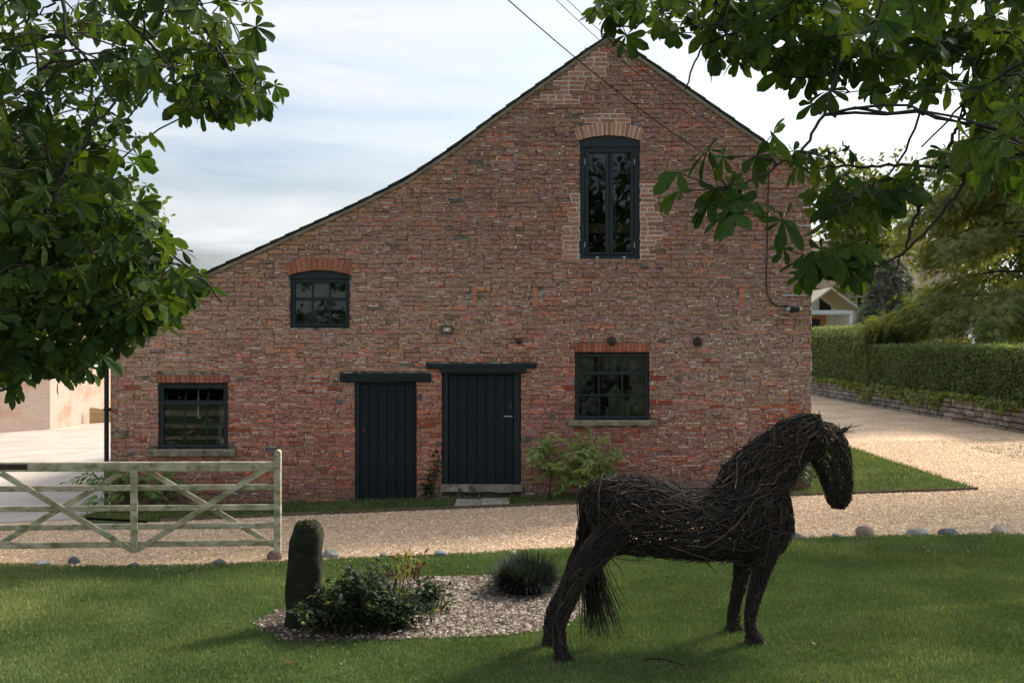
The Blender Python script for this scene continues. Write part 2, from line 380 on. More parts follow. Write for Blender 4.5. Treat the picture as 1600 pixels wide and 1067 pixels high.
near_edge_px = [(-60,886), (0,884), (120,887), (300,886), (440,880), (560,874), (690,869), (900,858), (1060,849), (1240,842), (1450,838), (1660,837)]
NE = np.array([GP(*p)[:2] for p in near_edge_px]); NE = np.vstack([[-13, 11.9], NE, [13, 11.5]])
far_edge_px = [(130,823), (250,816), (400,809), (706,796), (860,790), (1240,775.5), (1530,766)]
FE = np.array([GP(*p)[:2] for p in far_edge_px])
def ne_y(x): return np.interp(x, NE[:, 0], NE[:, 1])+.035*noise1(np.asarray(x)*3, 3)
def fe_y(x): return np.interp(x, FE[:, 0], FE[:, 1])
xs_ = np.linspace(-13, 13, 90)
lawn_poly = [(-13, -6), (13, -6)]+[(x, float(ne_y(x))) for x in xs_[::-1]]
sheet('lawn', lawn_poly, .012, MT['lawn'])
AP = FE[-1]
sheet('gravel_path', [(x, float(ne_y(x))-.25) for x in xs_]+[(13, 14.9), (AP[0], AP[1])]+[tuple(p) for p in FE[::-1][1:]]+[(-6.5, 15.2), (-8.2, 15.2), (-13, 15.2)], .004, MT['gravel'])
sheet('lane', [(AP[0]-.02, AP[1]-.1), (30, 14.6), (30, 22.4), (11.9, 22.7), (11.9, 62), (4.8, 62), (4.8, 28), (6.3, 25.5), (7.15, 21.5)], .008, MT['gravel'])
sheet('yard', [(-40, 14.0), (-8.2, 14.45), (-6.35, 14.6), (-6.3, 30), (-4, 60), (-40, 60)], .010, MT['yard'])
strip_poly = [tuple(p) for p in FE[1:]]+[(7.15, 21.5), (6.3, 25.5), (4.75, 28), (4.75, 15.9), (-6.3, 15.9), (-6.4, 14.75)]
sheet('grass_verge', strip_poly, .016, MT['lawn'])
# the bed of chippings in the lawn
bed_px = [(392,975), (440,955), (520,925), (640,905), (760,902), (860,910), (905,930), (912,958), (860,985), (760,997), (640,1002), (520,1005), (440,1000)]
BED = np.array([GP(*p)[:2] for p in bed_px]); bc = BED.mean(0)
bedc = np.vstack([catmull(np.vstack([BED, BED[:1]]), 60)])[:-1]
sheet('planting_bed', [tuple(p) for p in bedc], .020, MT['soil'])

def blades(name, polys_fn, xr, yr, n, h, w, cols, lean=.5, label=None, holes=None):
    x = rng.uniform(*xr, n); y = rng.uniform(*yr, n)
    k = polys_fn(x, y); x = x[k]; y = y[k]; n = len(x)
    patch = .5+.5*np.clip(noise1(x*.9+3*noise1(y*.8, 5), 1)+noise1(y*1.1+2*noise1(x*.7, 4), 2), -1, 1)
    hh = h*rng.uniform(.55, 1.25, n)*(.8+.5*patch); a = rng.uniform(0, 2*math.pi, n); ld = rng.uniform(0, 2*math.pi, n); ll = rng.uniform(.1, 1, n)*lean*hh
    base = np.stack([x, y, gza(x)+.012], 1)
    sd = np.stack([np.cos(a), np.sin(a), 0*a], 1)*(w*rng.uniform(.7, 1.3, n))[:, None]
    ln = np.stack([np.cos(ld)*ll, np.sin(ld)*ll, hh], 1)
    mid = base+ln*np.array((.35, .35, .6))
    V = np.stack([base-sd, base+sd, mid+sd*.8, mid-sd*.8, base+ln], 1).reshape(-1, 3)
    i = np.arange(n)*5
    Q = np.stack([i, i+1, i+2, i+3], 1); T = np.stack([i+3, i+2, i+4], 1)
    ca, cb, cc = [np.array(c) for c in cols]
    t = rng.uniform(0, 1, n)[:, None]; c = ca*(1-t)+cb*t; dry = (rng.random(n) < .05+.10*patch)[:, None]; c = np.where(dry, cc*rng.uniform(.7, 1.2, (n, 1)), c)
    c = c*(.76+.44*patch)[:, None]; c[:, 0] *= .82+.3*patch; c[:, 2] *= 1.2
    o = link(name, mesh_np(name, V, [Q, T], MT['grass'], np.repeat(c, 5, 0)))
    return tagged(o, label, 'grass', kind='stuff')
GC = [(.095,.16,.052), (.15,.22,.08), (.30,.29,.15)]
def in_view(x, y, mg=1.0): return np.abs(x) < .53*y+mg
blades('grass', lambda x, y: (y < ne_y(x)+.03) & in_view(x, y, .6) & ~inpoly(x+rng.normal(0, .03, len(x)), y+rng.normal(0, .03, len(x)), bedc), (-7.5, 7.5), (6.2, 12.1), 560000, .030, .0028, GC, .8, 'short green mown grass of the front lawn')
blades('grass', lambda x, y: inpoly(x+rng.normal(0, .035, len(x)), y+rng.normal(0, .03, len(x)), strip_poly), (-6.5, 7.4), (14.2, 26), 150000, .055, .0045, [(.09,.13,.035), (.16,.20,.06), (.34,.28,.14)], .7, 'longer grass of the verge along the barn wall')

def pebbles(name, x, y, size, cols, m, label, cat, z0=.006, par=None):
    n = len(x); s = size*rng.uniform(.55, 1.35, n)
    base = np.array([(1,0,0), (0,1,0), (-1,0,0), (0,-1,0), (0,0,1)], float)
    a = rng.uniform(0, 6.28, n); ca, sa = np.cos(a), np.sin(a)
    sc = np.stack([s*rng.uniform(.7, 1.3, n), s*rng.uniform(.6, 1., n), s*rng.uniform(.35, .75, n)], 1)
    V = base[None]*sc[:, None]+rng.normal(0, .16, (n, 5, 3))*s[:, None, None]
    V[:, :4, 2] = np.abs(V[:, :4, 2])*.4
    X = V[..., 0]*ca[:, None]-V[..., 1]*sa[:, None]; Y_ = V[..., 0]*sa[:, None]+V[..., 1]*ca[:, None]
    V = np.stack([X+x[:, None], Y_+y[:, None], V[..., 2]+(gza(x)+z0)[:, None]], -1).reshape(-1, 3)
    i = np.arange(n)*5
    T = np.concatenate([np.stack([i+k, i+(k+1) % 4, i+4], 1) for k in range(4)])
    c = np.array(cols)[rng.integers(0, len(cols), n)]*rng.uniform(.85, 1.15, (n, 1))
    o = link(name, mesh_np(name, V, T, m, np.repeat(c, 5, 0), True), par)
    return tagged(o, label, cat, kind='stuff')
n = 150000; x = rng.uniform(-9, 10, n); y = rng.uniform(11.0, 15.1, n)
k = (y > ne_y(x)-.12+rng.normal(0, .05, n)) & (y < fe_y(np.clip(x, -8, 7))) & in_view(x, y, .8); k &= rng.random(n) < .95
pebbles('gravel', x[k], y[k], .0155, GR, MT['pebble'], 'warm tan loose gravel of the path before the barn', 'gravel')
n = 52000; x = rng.uniform(6.6, 13, n); y = rng.uniform(14.6, 22, n); k = ~inpoly(x, y, strip_poly) & in_view(x, y, .5)
pebbles('gravel', x[k], y[k], .015, GR, MT['pebble'], 'pale tan loose gravel of the lane right of the barn', 'gravel', .010)
n = 15000; x = rng.uniform(BED[:, 0].min(), BED[:, 0].max(), n); y = rng.uniform(BED[:, 1].min(), BED[:, 1].max(), n); k = inpoly(x+rng.normal(0, .03, n), y+rng.normal(0, .03, n), bedc)
k &= (rng.random(n) < np.clip(.35+(x+1.6)*.45, .18, 1))
pebbles('stone_chippings', x[k], y[k], .019, [(.25,.19,.14), (.33,.265,.205), (.19,.14,.10), (.09,.065,.048), (.46,.40,.33), (.13,.10,.078)], MT['pebble'], 'pale grey and brown stone chippings of the planting bed', 'chippings', .022)

# timber boards that hold the edge of the verge
for i in range(1, len(FE)-1):
    p, q = FE[i], FE[i+1]
    nb = max(1, int(round(np.linalg.norm(q-p)/1.9)))
    if i == 1: te = thing('timber_edging', (FE[3][0], FE[3][1], 0), 'low brown timber edging between grass verge and gravel path', 'edging')
    for j in range(nb):
        a = p+(q-p)*(j/nb); b = p+(q-p)*((j+1)/nb-.004)
        mb = MB(); mb.bar((*a, GZ(a[0])+.012), (*b, GZ(b[0])+.010), .08, .022, (0,1,0), .003); mb.build('board', MT['wood_edge'], te)
mb = MB()
s0 = GP(709,795); s1 = GP(795,793)
sy0, sy1 = s0[1]+.02, s0[1]+.62
sl_t = thing('stone_slab', (WX(752), sy0+.3, GZ(-.5)), 'flat pale stone slabs lying in the grass below the wider door', 'slab')
for x0, x1 in ((WX(712)*.965, WX(752)*.965), (WX(752)*.965+.006, WX(796)*.965)):
    m_ = MB(); m_.box(x0, x1, sy0, sy1, GZ(x0)-.02, GZ(x0)+.055, .008, jit=.0015); m_.build('slab', MT['slab'], sl_t)

# ------------------------------------------------------------------ the barn
barn = thing('brick_barn', (0, YW, 0), 'weathered red brick barn with gable end, dark doors and dark windows', 'barn')
ROOF_PX = [(150,512), (320,434), (409,393), (559,324), (633,287), (679,257), (717,231), (780,183), (952,60), (1040,121), (1180,219), (1272,283)]
RX = np.array([WX(p[0]) for p in ROOF_PX]); RZ = np.array([WZ(p[1]) for p in ROOF_PX])
def roofz(x): return np.interp(x, RX, RZ)
XL, XR = WX(172), WX(1268)
def rect(a, b, c, d): return (WX(a), WX(b), WZ(d), WZ(c))
HOLES = [rect(246,356,598,701), rect(453,546,421.5,512), rect(554,651,596,792), rect(690,814,580,762), rect(906,1000,211.5,404), rect(898,1015,550,656)]
NOBRICK = HOLES+[rect(244,358,584,598), rect(449,549,408,431), rect(902,1001,193,218), rect(898,1016,535,550),
                 rect(232,369,700,713), rect(887,1027,655,665), rect(531,674,582,597), rect(666,839,567,576), rect(687,822,574,583), rect(688,817,756,792)]
def cut(iv, holes, z0, z1):
    out = list(iv)
    for hx0, hx1, hz0, hz1 in holes:
        if min(z1, hz1)-max(z0, hz0) <= 0: continue
        nx = []
        for a, b in out:
            if hx1 <= a or hx0 >= b: nx.append((a, b)); continue
            if hx0 > a: nx.append((a, hx0))
            if hx1 < b: nx.append((hx1, b))
        out = nx
    return out
def wall_sheet(mb, yy, holes, zmin=-.6):
    zs = {zmin}
    for h in holes: zs.update((h[2], h[3]))
    zs.update(np.arange(-.4, 7.5, .25)); zs = sorted(z for z in zs if z >= zmin)
    for z0, z1 in zip(zs[:-1], zs[1:]):
        for a, b in cut([(XL, XR)], holes, z0, z1):
            cs = sorted([a, b]+[x for x in np.concatenate([RX, np.arange(XL, XR, .12)]) if a < x < b])
            for u, v in zip(cs[:-1], cs[1:]):
                r0, r1 = roofz(u), roofz(v)
                if max(r0, r1) <= z0: continue
                t0, t1 = min(z1, r0), min(z1, r1)
                mb.add([(u, yy, min(z0, t0)), (v, yy, min(z0, t1)), (v, yy, t1), (u, yy, t0)], None, [(0,1,2,3)])
mb = MB()
wall_sheet(mb, YW+.016, HOLES)
for hx0, hx1, hz0, hz1 in HOLES:
    e = .006
    for q in ([(hx0-e, .014, hz0), (hx0-e, .3, hz0), (hx0-e, .3, hz1), (hx0-e, .014, hz1)], [(hx1+e, .014, hz0), (hx1+e, .3, hz0), (hx1+e, .3, hz1), (hx1+e, .014, hz1)],
              [(hx0, .014, hz1+e), (hx1, .014, hz1+e), (hx1, .3, hz1+e), (hx0, .3, hz1+e)], [(hx0, .014, hz0-e), (hx1, .014, hz0-e), (hx1, .3, hz0-e), (hx0, .3, hz0-e)]):
        mb.add([(a, YW+b, c) for a, b, c in q], None, [(0,1,2,3)])
wall = mb.build('wall', MT['mortar'], barn)
# inner leaf and the other walls
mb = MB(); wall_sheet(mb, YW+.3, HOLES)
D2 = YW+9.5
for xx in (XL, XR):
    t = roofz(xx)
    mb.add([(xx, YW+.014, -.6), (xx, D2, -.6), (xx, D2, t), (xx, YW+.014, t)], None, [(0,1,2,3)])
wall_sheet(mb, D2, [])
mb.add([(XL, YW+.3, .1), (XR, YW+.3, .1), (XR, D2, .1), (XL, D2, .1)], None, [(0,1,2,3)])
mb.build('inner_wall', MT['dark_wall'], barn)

# bricks -------------------------------------------------
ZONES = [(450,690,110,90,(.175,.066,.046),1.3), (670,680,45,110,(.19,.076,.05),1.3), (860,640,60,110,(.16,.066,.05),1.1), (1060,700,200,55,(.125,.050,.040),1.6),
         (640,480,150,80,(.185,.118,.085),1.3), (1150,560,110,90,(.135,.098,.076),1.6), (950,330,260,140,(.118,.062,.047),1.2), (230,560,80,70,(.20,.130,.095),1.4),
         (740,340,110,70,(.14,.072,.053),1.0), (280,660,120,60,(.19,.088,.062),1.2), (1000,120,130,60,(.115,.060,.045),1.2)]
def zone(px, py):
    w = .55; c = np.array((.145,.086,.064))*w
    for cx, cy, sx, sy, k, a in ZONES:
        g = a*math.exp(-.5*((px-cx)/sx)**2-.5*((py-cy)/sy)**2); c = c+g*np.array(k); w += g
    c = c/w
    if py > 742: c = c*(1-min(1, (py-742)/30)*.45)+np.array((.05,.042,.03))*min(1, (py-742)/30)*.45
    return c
def brick_geo(poly, y_front, depth=.10, ch=.006, rough=.0028, col=(1,1,1), conv_rough=.004):
    """one weathered brick: poly = outline (x,z) counter-clockwise seen from the front"""
    pts = []
    n = len(poly)
    for i in range(n):
        a = np.array(poly[i]); b = np.array(poly[(i+1) % n]); L = np.linalg.norm(b-a); k = max(1, int(L/.075))
        for j in range(k): pts.append(a+(b-a)*j/k)
    pts = np.array(pts)+rng.normal(0, rough, (len(pts), 2)); N = len(pts); c = pts.mean(0)
    d = c-pts; dl = np.linalg.norm(d, axis=1, keepdims=True)+1e-9
    inn = pts+d/dl*np.minimum(ch, dl*.4)
    yb = np.full(N, YW+depth); y1 = np.full(N, YW+y_front+ch*.8)+rng.normal(0, .001, N); y2 = np.full(N, YW+y_front)+rng.normal(0, conv_rough*.6, N)
    V = np.vstack([np.c_[pts[:, 0], yb, pts[:, 1]], np.c_[pts[:, 0], y1, pts[:, 1]], np.c_[inn[:, 0], y2, inn[:, 1]], [[c[0], YW+y_front+rng.normal(0, conv_rough), c[1]]]])
    i = np.arange(N); j = (i+1) % N
    Q = np.vstack([np.c_[i, j, j+N, i+N], np.c_[i+N, j+N, j+2*N, i+2*N]])
    T = np.c_[i+2*N, j+2*N, np.full(N, 3*N)]
    return V, T, Q, np.tile(np.array(col), (len(V), 1))
PALE = [[(840,160), (895,160), (908,128), (940,126), (946,80), (930,74)], [(890,302), (907,302), (907,405), (880,405)], [(1000,288), (1024,288), (1026,405), (1000,405)],
        [(912,182), (996,182), (996,196), (905,196)], [(925,174), (980,174), (980,184), (925,184)]]
def is_pale(px, py): return any(bool(inpoly(np.array([px]), np.array([py]), p)[0]) for p in PALE)
TEES = [(738,746,446,478,(.50,.22,.135)), (832,840,448,480,(.52,.23,.14)), (1155,1164,450,481,(.5,.21,.135)), (1148,1170,443,449,(.5,.23,.15))]
GEOM = []; special = []; common = []; padmb = MB()
CH = .0733; z = -.45; ci = 0
rb = random.Random(3); BR = np.array((3.0, 2.95, 2.9))
ORANGE_SPOTS = [(677,577,.44,.15,.06), (690,622,.40,.12,.05), (886,603,.32,.08,.045), (670,655,.38,.12,.06), (668,668,.33,.09,.05), (370,672,.33,.09,.05), (680,680,.38,.12,.06), (1030,625,.3,.075,.05), (1027,590,.3,.08,.05), (1110,638,.3,.09,.06)]
while z < 7.5:
    z1 = z+CH; zm = (z+z1)/2; hdr = ci % 4 == 3
    mod = .122 if hdr else .243
    x = XL-(0 if ci % 2 else mod/2)
    while x < XR:
        w = mod*rb.uniform(.96, 1.04)
        if not hdr and rb.random() < .07: w *= .5
        a, b = max(x, XL), min(x+w, XR); x += w
        if b-a < .03: continue
        px0 = 800+(a+b)/2*F/YW; py0 = 533.5-(zm-H)*F/YW
        j = .0062; q0, q1 = z+j, z1-j
        ivs = [(a+j, b-j)]; zz0, zz1 = q0, q1
        for h in NOBRICK:
            if h[1] <= a or h[0] >= b: continue
            ov = min(q1, h[3])-max(q0, h[2])
            if ov <= 0: continue
            if ov < .5*(q1-q0) :
                if h[2] > q0: zz1 = min(zz1, h[2]-.003)
                else: zz0 = max(zz0, h[3]+.003)
            else: ivs = cut(ivs, [h], q0, q1)
        for u, v in ivs:
            if v-u < .025: continue
            ru, rv = roofz(u)-.006, roofz(v)-.006
            if max(ru, rv) < zz0+.01: continue
            if min(ru, rv) >= zz1: poly = [(u, zz0), (v, zz0), (v, zz1), (u, zz1)]
            else:
                # cut by the slope of the roof
                base = [(u, zz0), (v, zz0), (v, zz1), (u, zz1)]; poly = []
                f = lambda p: (ru+(rv-ru)*(p[0]-u)/(v-u))-p[1]
                for i in range(4):
                    p, q = base[i], base[(i+1) % 4]; fp, fq = f(p), f(q)
                    if fp >= 0: poly.append(p)
                    if fp*fq < 0: t = fp/(fp-fq); poly.append((p[0]+(q[0]-p[0])*t, p[1]+(q[1]-p[1])*t))
                if len(poly) < 3: continue
                pa = np.array(poly)
                if (pa[:, 0].max()-pa[:, 0].min())*(pa[:, 1].max()-pa[:, 1].min()) < .0012: continue
            pxm = 800+(u+v)/2*F/YW
            if any(t[0]-2 <= pxm <= t[1]+2 and t[2] <= py0 <= t[3] for t in TEES): continue
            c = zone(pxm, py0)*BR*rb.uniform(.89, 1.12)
            c = c*np.array((1, rb.uniform(.93, 1.08), rb.uniform(.9, 1.1)))
            front = rb.gauss(0, .006); sp = None; rough = .0034; ch = .007
            t = rb.random()
            dr = (roofz((u+v)/2)-zm)
            if is_pale(pxm, py0): c = np.array((.44,.21,.14))*rb.uniform(.72, 1.15); sp = 'pale'; u += .006; v -= .006; poly = [(min(max(p[0], u), v), min(max(p[1], zz0+.005), zz1-.005)) for p in poly]
            elif 300 < pxm < 705 and dr < .17 and t < .72: c = np.array((.50,.26,.16))*rb.uniform(.72, 1.1); sp = 'verge'
            elif (720 < pxm < 850 or 1060 < pxm < 1250) and dr < .2 and t < .3: c = np.array((.40,.19,.125))*rb.uniform(.8, 1.15); sp = 'verge'
            elif 1175 < pxm < 1262 and 630 < py0 < 662 and t < .7: c = np.array((.42,.155,.095))*rb.uniform(.75, 1.15); sp = 'red'
            elif t < .012: c = np.array((.20,.165,.135))*rb.uniform(.8, 1.2)
            elif t < .09: c = c*np.array((1.3, 1.0, .9))
            elif t < .15: c = c*.74
            elif t < .22 and py0 > 560: c = np.array((.44,.15,.09))*rb.uniform(.8, 1.1)
            for s_ in ORANGE_SPOTS:
                if abs(pxm-s_[0]) < 11 and abs(py0-s_[1]) < 3.8: c = np.array(s_[2:]); sp = 'red'; ch = .004
            if rb.random() < .13: front += rb.uniform(.004, .012)
            if sp in ('pale', 'verge', 'red'): rough = .0018; ch = .004; front = rb.gauss(-.003, .002)
            if sp == 'pale':
                padmb.add([(u-.009, YW+.004, zz0-.009), (v+.009, YW+.004, zz0-.009), (v+.009, YW+.004, zz1+.009), (u-.009, YW+.004, zz1+.009)], None, [(0,1,2,3)])
            front = min(front, .010); GEOM.append((u, v, zz0, zz1, pxm, py0, sp))
            g = brick_geo(poly, front, .10, ch, rough, c, .0015 if sp else .0045)
            (special if sp else common).append((g, 'brick_clean' if sp else 'brick', zz1-zz0, v-u, sp))
    z = z1; ci += 1
for x0, x1, y0, y1, c in TEES:
    n_ = 1 if y1-y0 < 10 else 2
    for k in range(n_):
        a = WZ(y1)+(WZ(y0)-WZ(y1))*k/n_; b = WZ(y1)+(WZ(y0)-WZ(y1))*(k+1)/n_-.006
        special.append((brick_geo([(WX(x0), a), (WX(x1), a), (WX(x1), b), (WX(x0), b)], -.004, .08, .004, .002, np.array(c)*rb.uniform(.9, 1.1), .001), 'brick_clean', .2, .1, 'tee'))
tagged(padmb.build('repair_mortar', MT['repair_mortar'], wall), kind='stuff')
PDENS = [(500,570,170,60,.34), (1160,585,110,90,.40), (780,490,150,60,.30), (430,670,110,70,.15), (1060,690,140,50,.2), (270,620,110,80,.22), (860,230,120,90,.12), (620,330,160,60,.08)]
pm = MB()
def strip_(p0, p1, th, yf, c):
    # a crumbled ribbon of lime from p0 to p1 (x,z), standing proud of the eroded bricks
    p0 = np.array(p0); p1 = np.array(p1); L = np.linalg.norm(p1-p0); k = max(2, int(L/.035)+1); d = (p1-p0)/L; nn_ = np.array((-d[1], d[0]))
    V = []; Q = []
    for i in range(k+1):
        q = p0+(p1-p0)*i/k+nn_*rb.gauss(0, .002); h_ = th*(.55 if i in (0, k) else rb.uniform(.7, 1.25))/2
        a_, b_ = q+nn_*h_, q-nn_*h_; y_ = YW+yf+rb.gauss(0, .002)
        V += [(a_[0], YW+.02, a_[1]), (a_[0], y_, a_[1]), (b_[0], y_, b_[1]), (b_[0], YW+.02, b_[1])]
    for i in range(k):
        p = i*4; q = p+4; Q += [(p, p+1, q+1, q), (p+1, p+2, q+2, q+1), (p+2, p+3, q+3, q+2)]
    pm.add(V, None, Q, c)
for u, v, a0_, b0_, pxm, py0, sp in GEOM:
    if sp == 'pale': continue
    dn = .36+sum(w_*math.exp(-.5*((pxm-cx)/sx)**2-.5*((py0-cy)/sy)**2) for cx, cy, sx, sy, w_ in PDENS)
    if py0 > 745: dn *= .4
    def ok(x_, z_): return z_ < roofz(x_)-.03 and not any(h[0]-.01 < x_ < h[1]+.01 and h[2]-.008 < z_ < h[3]+.008 for h in NOBRICK)
    def pc():
        t_ = rb.random()**1.0 if dn > .5 else rb.random()**1.6
        return np.array((.26,.21,.165))*(1-t_)+np.array((.84,.77,.68))*t_
    x_ = u
    while x_ < v-.02:
        l_ = rb.uniform(.04, .2); e_ = min(v+.006, x_+l_)
        if rb.random() < dn and ok((x_+e_)/2, b0_+.006) and ok(x_, b0_+.006) and ok(e_, b0_+.006): strip_((x_, b0_+.006), (e_, b0_+.006), rb.uniform(.009, .019), rb.uniform(-.006, .004), pc())
        x_ = e_+rb.uniform(.0, .03)
    if rb.random() < dn*.95 and ok(v+.006, a0_+.01) and ok(v+.006, b0_): strip_((v+.006, a0_), (v+.006, b0_), rb.uniform(.009, .018), rb.uniform(-.006, .004), pc())
MT['pointing'] = mat('pointing', (.75,.75,.75), .95, (1.15,1.15,1.15), 60, 5, attr=True, spec=.1, bump=.6, bscale=90)
tagged(pm.build('pointing', MT['pointing'], wall), kind='stuff')

def arch(name, xa, xb, z_spring, rise, depth, n, cols, pale=False, soldier=False):
    """brick arch or soldier course over an opening: each voussoir is a brick"""
    am = MB(); L = xb-xa
    ang0 = 0
    if rise > 0: rad = (L*L/4+rise*rise)/(2*rise); cz = z_spring+rise-rad; cx = (xa+xb)/2; hal = math.asin(min(1, L/2/rad))
    def pt(t, r):
        if rise > 0:
            an = -hal+2*hal*t; return (cx+(rad+r)*math.sin(an), cz+(rad+r)*math.cos(an))
        return (xa+L*t, z_spring+r)
    N2 = 24
    for k in range(N2):
        a0, a1 = pt(k/N2, .004), pt((k+1)/N2, .004); b1, b0 = pt((k+1)/N2, depth-.002), pt(k/N2, depth-.002)
        yy = YW+(.003 if pale else .010)
        am.add([(a0[0], yy, a0[1]), (a1[0], yy, a1[1]), (b1[0], yy, b1[1]), (b0[0], yy, b0[1])], None, [(0,1,2,3)])
        am.add([(a0[0], yy, a0[1]), (a1[0], yy, a1[1]), (a1[0], YW+.1, a1[1]), (a0[0], YW+.1, a0[1])], None, [(0,1,2,3)])
    ao = am.build(name, MT['repair_mortar' if pale else 'mortar'], barn)
    for k in range(n):
        g = .10 if pale else .05
        t0, t1 = (k+g)/n, (k+1-g)/n
        poly = [pt(t0, 0), pt(t1, 0), pt(t1, depth), pt(t0, depth)]
        c = np.array(cols)*rb.uniform(.7, 1.25)
        V, T, Q, C = brick_geo(poly, rb.gauss(-.004, .002), .10, .004, .0018, c, .0015)
        m_ = MB(); m_.add(V, T, Q, C); m_.build('brick', MT['brick_clean'], ao)
arch('window_arch', WX(450), WX(549), WZ(430.5), .085, .20, 13, (.46,.19,.115))
arch('window_arch', WX(903), WX(1001), WZ(220), .085, .20, 15, (.44,.23,.155), True)
arch('soldier_course', WX(244), WX(357), WZ(598), 0, .125, 15, (.38,.155,.105))
arch('soldier_course', WX(898), WX(1015.5), WZ(550), 0, .14, 19, (.42,.155,.095))

n_single = 300
sel = special[:]
rest = sorted(common, key=lambda g: -g[2]*g[3])
lown = [g for g in rest if g[3] > .2]
rb.shuffle(lown)
while len(sel) < n_single and lown: sel.append(lown.pop())
if len(sel) > n_single: sel = sel[:n_single]
ids = {id(g) for g in sel}
for g in sel:
    V, T, Q, C = g[0]; m_ = MB(); m_.add(V, T, Q, C); m_.build('brick', MT[g[1]], wall)
mbs = {'brick': MB(), 'brick_clean': MB()}
for g in special+common:
    if id(g) in ids: continue
    V, T, Q, C = g[0]; mbs[g[1]].add(V, T, Q, C)
for k_, nm in (('brick', 'brickwork'), ('brick_clean', 'repair_brickwork')):
    if mbs[k_].n: tagged(mbs[k_].build(nm, MT[k_], wall), kind='stuff')

# roof ----------------------------------------------------
mb = MB()
prof = [(XL-.22, roofz(XL)-.10)]+[(x_, z_) for x_, z_ in zip(RX[1:-1], RZ[1:-1])]+[(XR+.14, roofz(XR)-.09)]
prof = np.array(prof); nrm = []
for i in range(len(prof)-1):
    d = prof[i+1]-prof[i]; d /= np.linalg.norm(d); nrm.append((-d[1], d[0]))
nrm = np.array(nrm)
vn = np.vstack([nrm[:1], (nrm[:-1]+nrm[1:])/2, nrm[-1:]]); vn /= np.linalg.norm(vn, axis=1, keepdims=True)
lo_ = prof+vn*.034; hi_ = prof+vn*.052
for i in range(len(prof)-1):
    for (yy0, yy1, k0) in ((YW-.01, YW+.098, 0.), (YW+.1, D2+.05, .09)):
        A = [(lo_[i][0]-vn[i][0]*k0, yy0, lo_[i][1]-vn[i][1]*k0), (lo_[i+1][0]-vn[i+1][0]*k0, yy0, lo_[i+1][1]-vn[i+1][1]*k0), (hi_[i+1][0], yy0, hi_[i+1][1]), (hi_[i][0], yy0, hi_[i][1])]
        B = [(a, yy1, c) for a, _, c in A]
        mb.add(A+B, None, [(0,1,2,3), (4,7,6,5), (0,4,5,1), (3,2,6,7), (0,3,7,4), (1,5,6,2)])
roof = mb.build('roof', MT['slate'], barn)
mb = MB()
for i in range(len(prof)-1):
    yy0, yy1 = YW-.028+.004*(i % 2), YW+.1
    a, b = prof[i]-vn[i]*.012, prof[i+1]-vn[i+1]*.012
    A = [(a[0], yy0, a[1]), (b[0], yy0, b[1]), (lo_[i+1][0], yy0-.006, lo_[i+1][1]), (lo_[i][0], yy0-.006, lo_[i][1])]
    B = [(p[0], yy1, p[2]) for p in A]
    mb.add(A+B, None, [(0,1,2,3), (4,7,6,5), (0,4,5,1), (3,2,6,7), (0,3,7,4), (1,5,6,2)])
mb.build('verge_board', MT['verge'], roof)
# the slates along the verge, each one lapped over the one below
def slates(x_from, x_to, step):
    n_ = int(abs(x_to-x_from)/step); sg = np.sign(x_to-x_from)
    for k in range(n_):
        xa = x_from+sg*k*step; xb = xa+sg*step*1.75
        f = lambda x_: float(np.interp(x_, hi_[:, 0], hi_[:, 1]))
        if sg > 0: xb = min(xb, x_to+.03)
        else: xb = max(xb, x_to-.03)
        za, zb = f(xa)+.016+rb.uniform(0, .008), f(xb)+.003
        m_ = MB(); m_.bar((xa-sg*.02, YW+.12+rb.uniform(-.012, .012), za), (xb, YW+.12, zb), .36, .009, (0,0,1), .003)
        m_.build('slate', MT['slate'], roof)
pk = RX[np.argmax(RZ)]
slates(XL-.24, pk, .23); slates(XR+.16, pk, .23)
mb = MB(); kz = float(hi_[:, 1].max())
mb.bar((pk-.10, YW+4.7, kz-.02), (pk+.005, YW+4.7, kz+.045), 9.6, .02, (0,0,1)); mb.bar((pk+.10, YW+4.7, kz-.02), (pk-.005, YW+4.7, kz+.047), 9.6, .02, (0,0,1))
mb.build('ridge_tile', MT['slate'], roof)

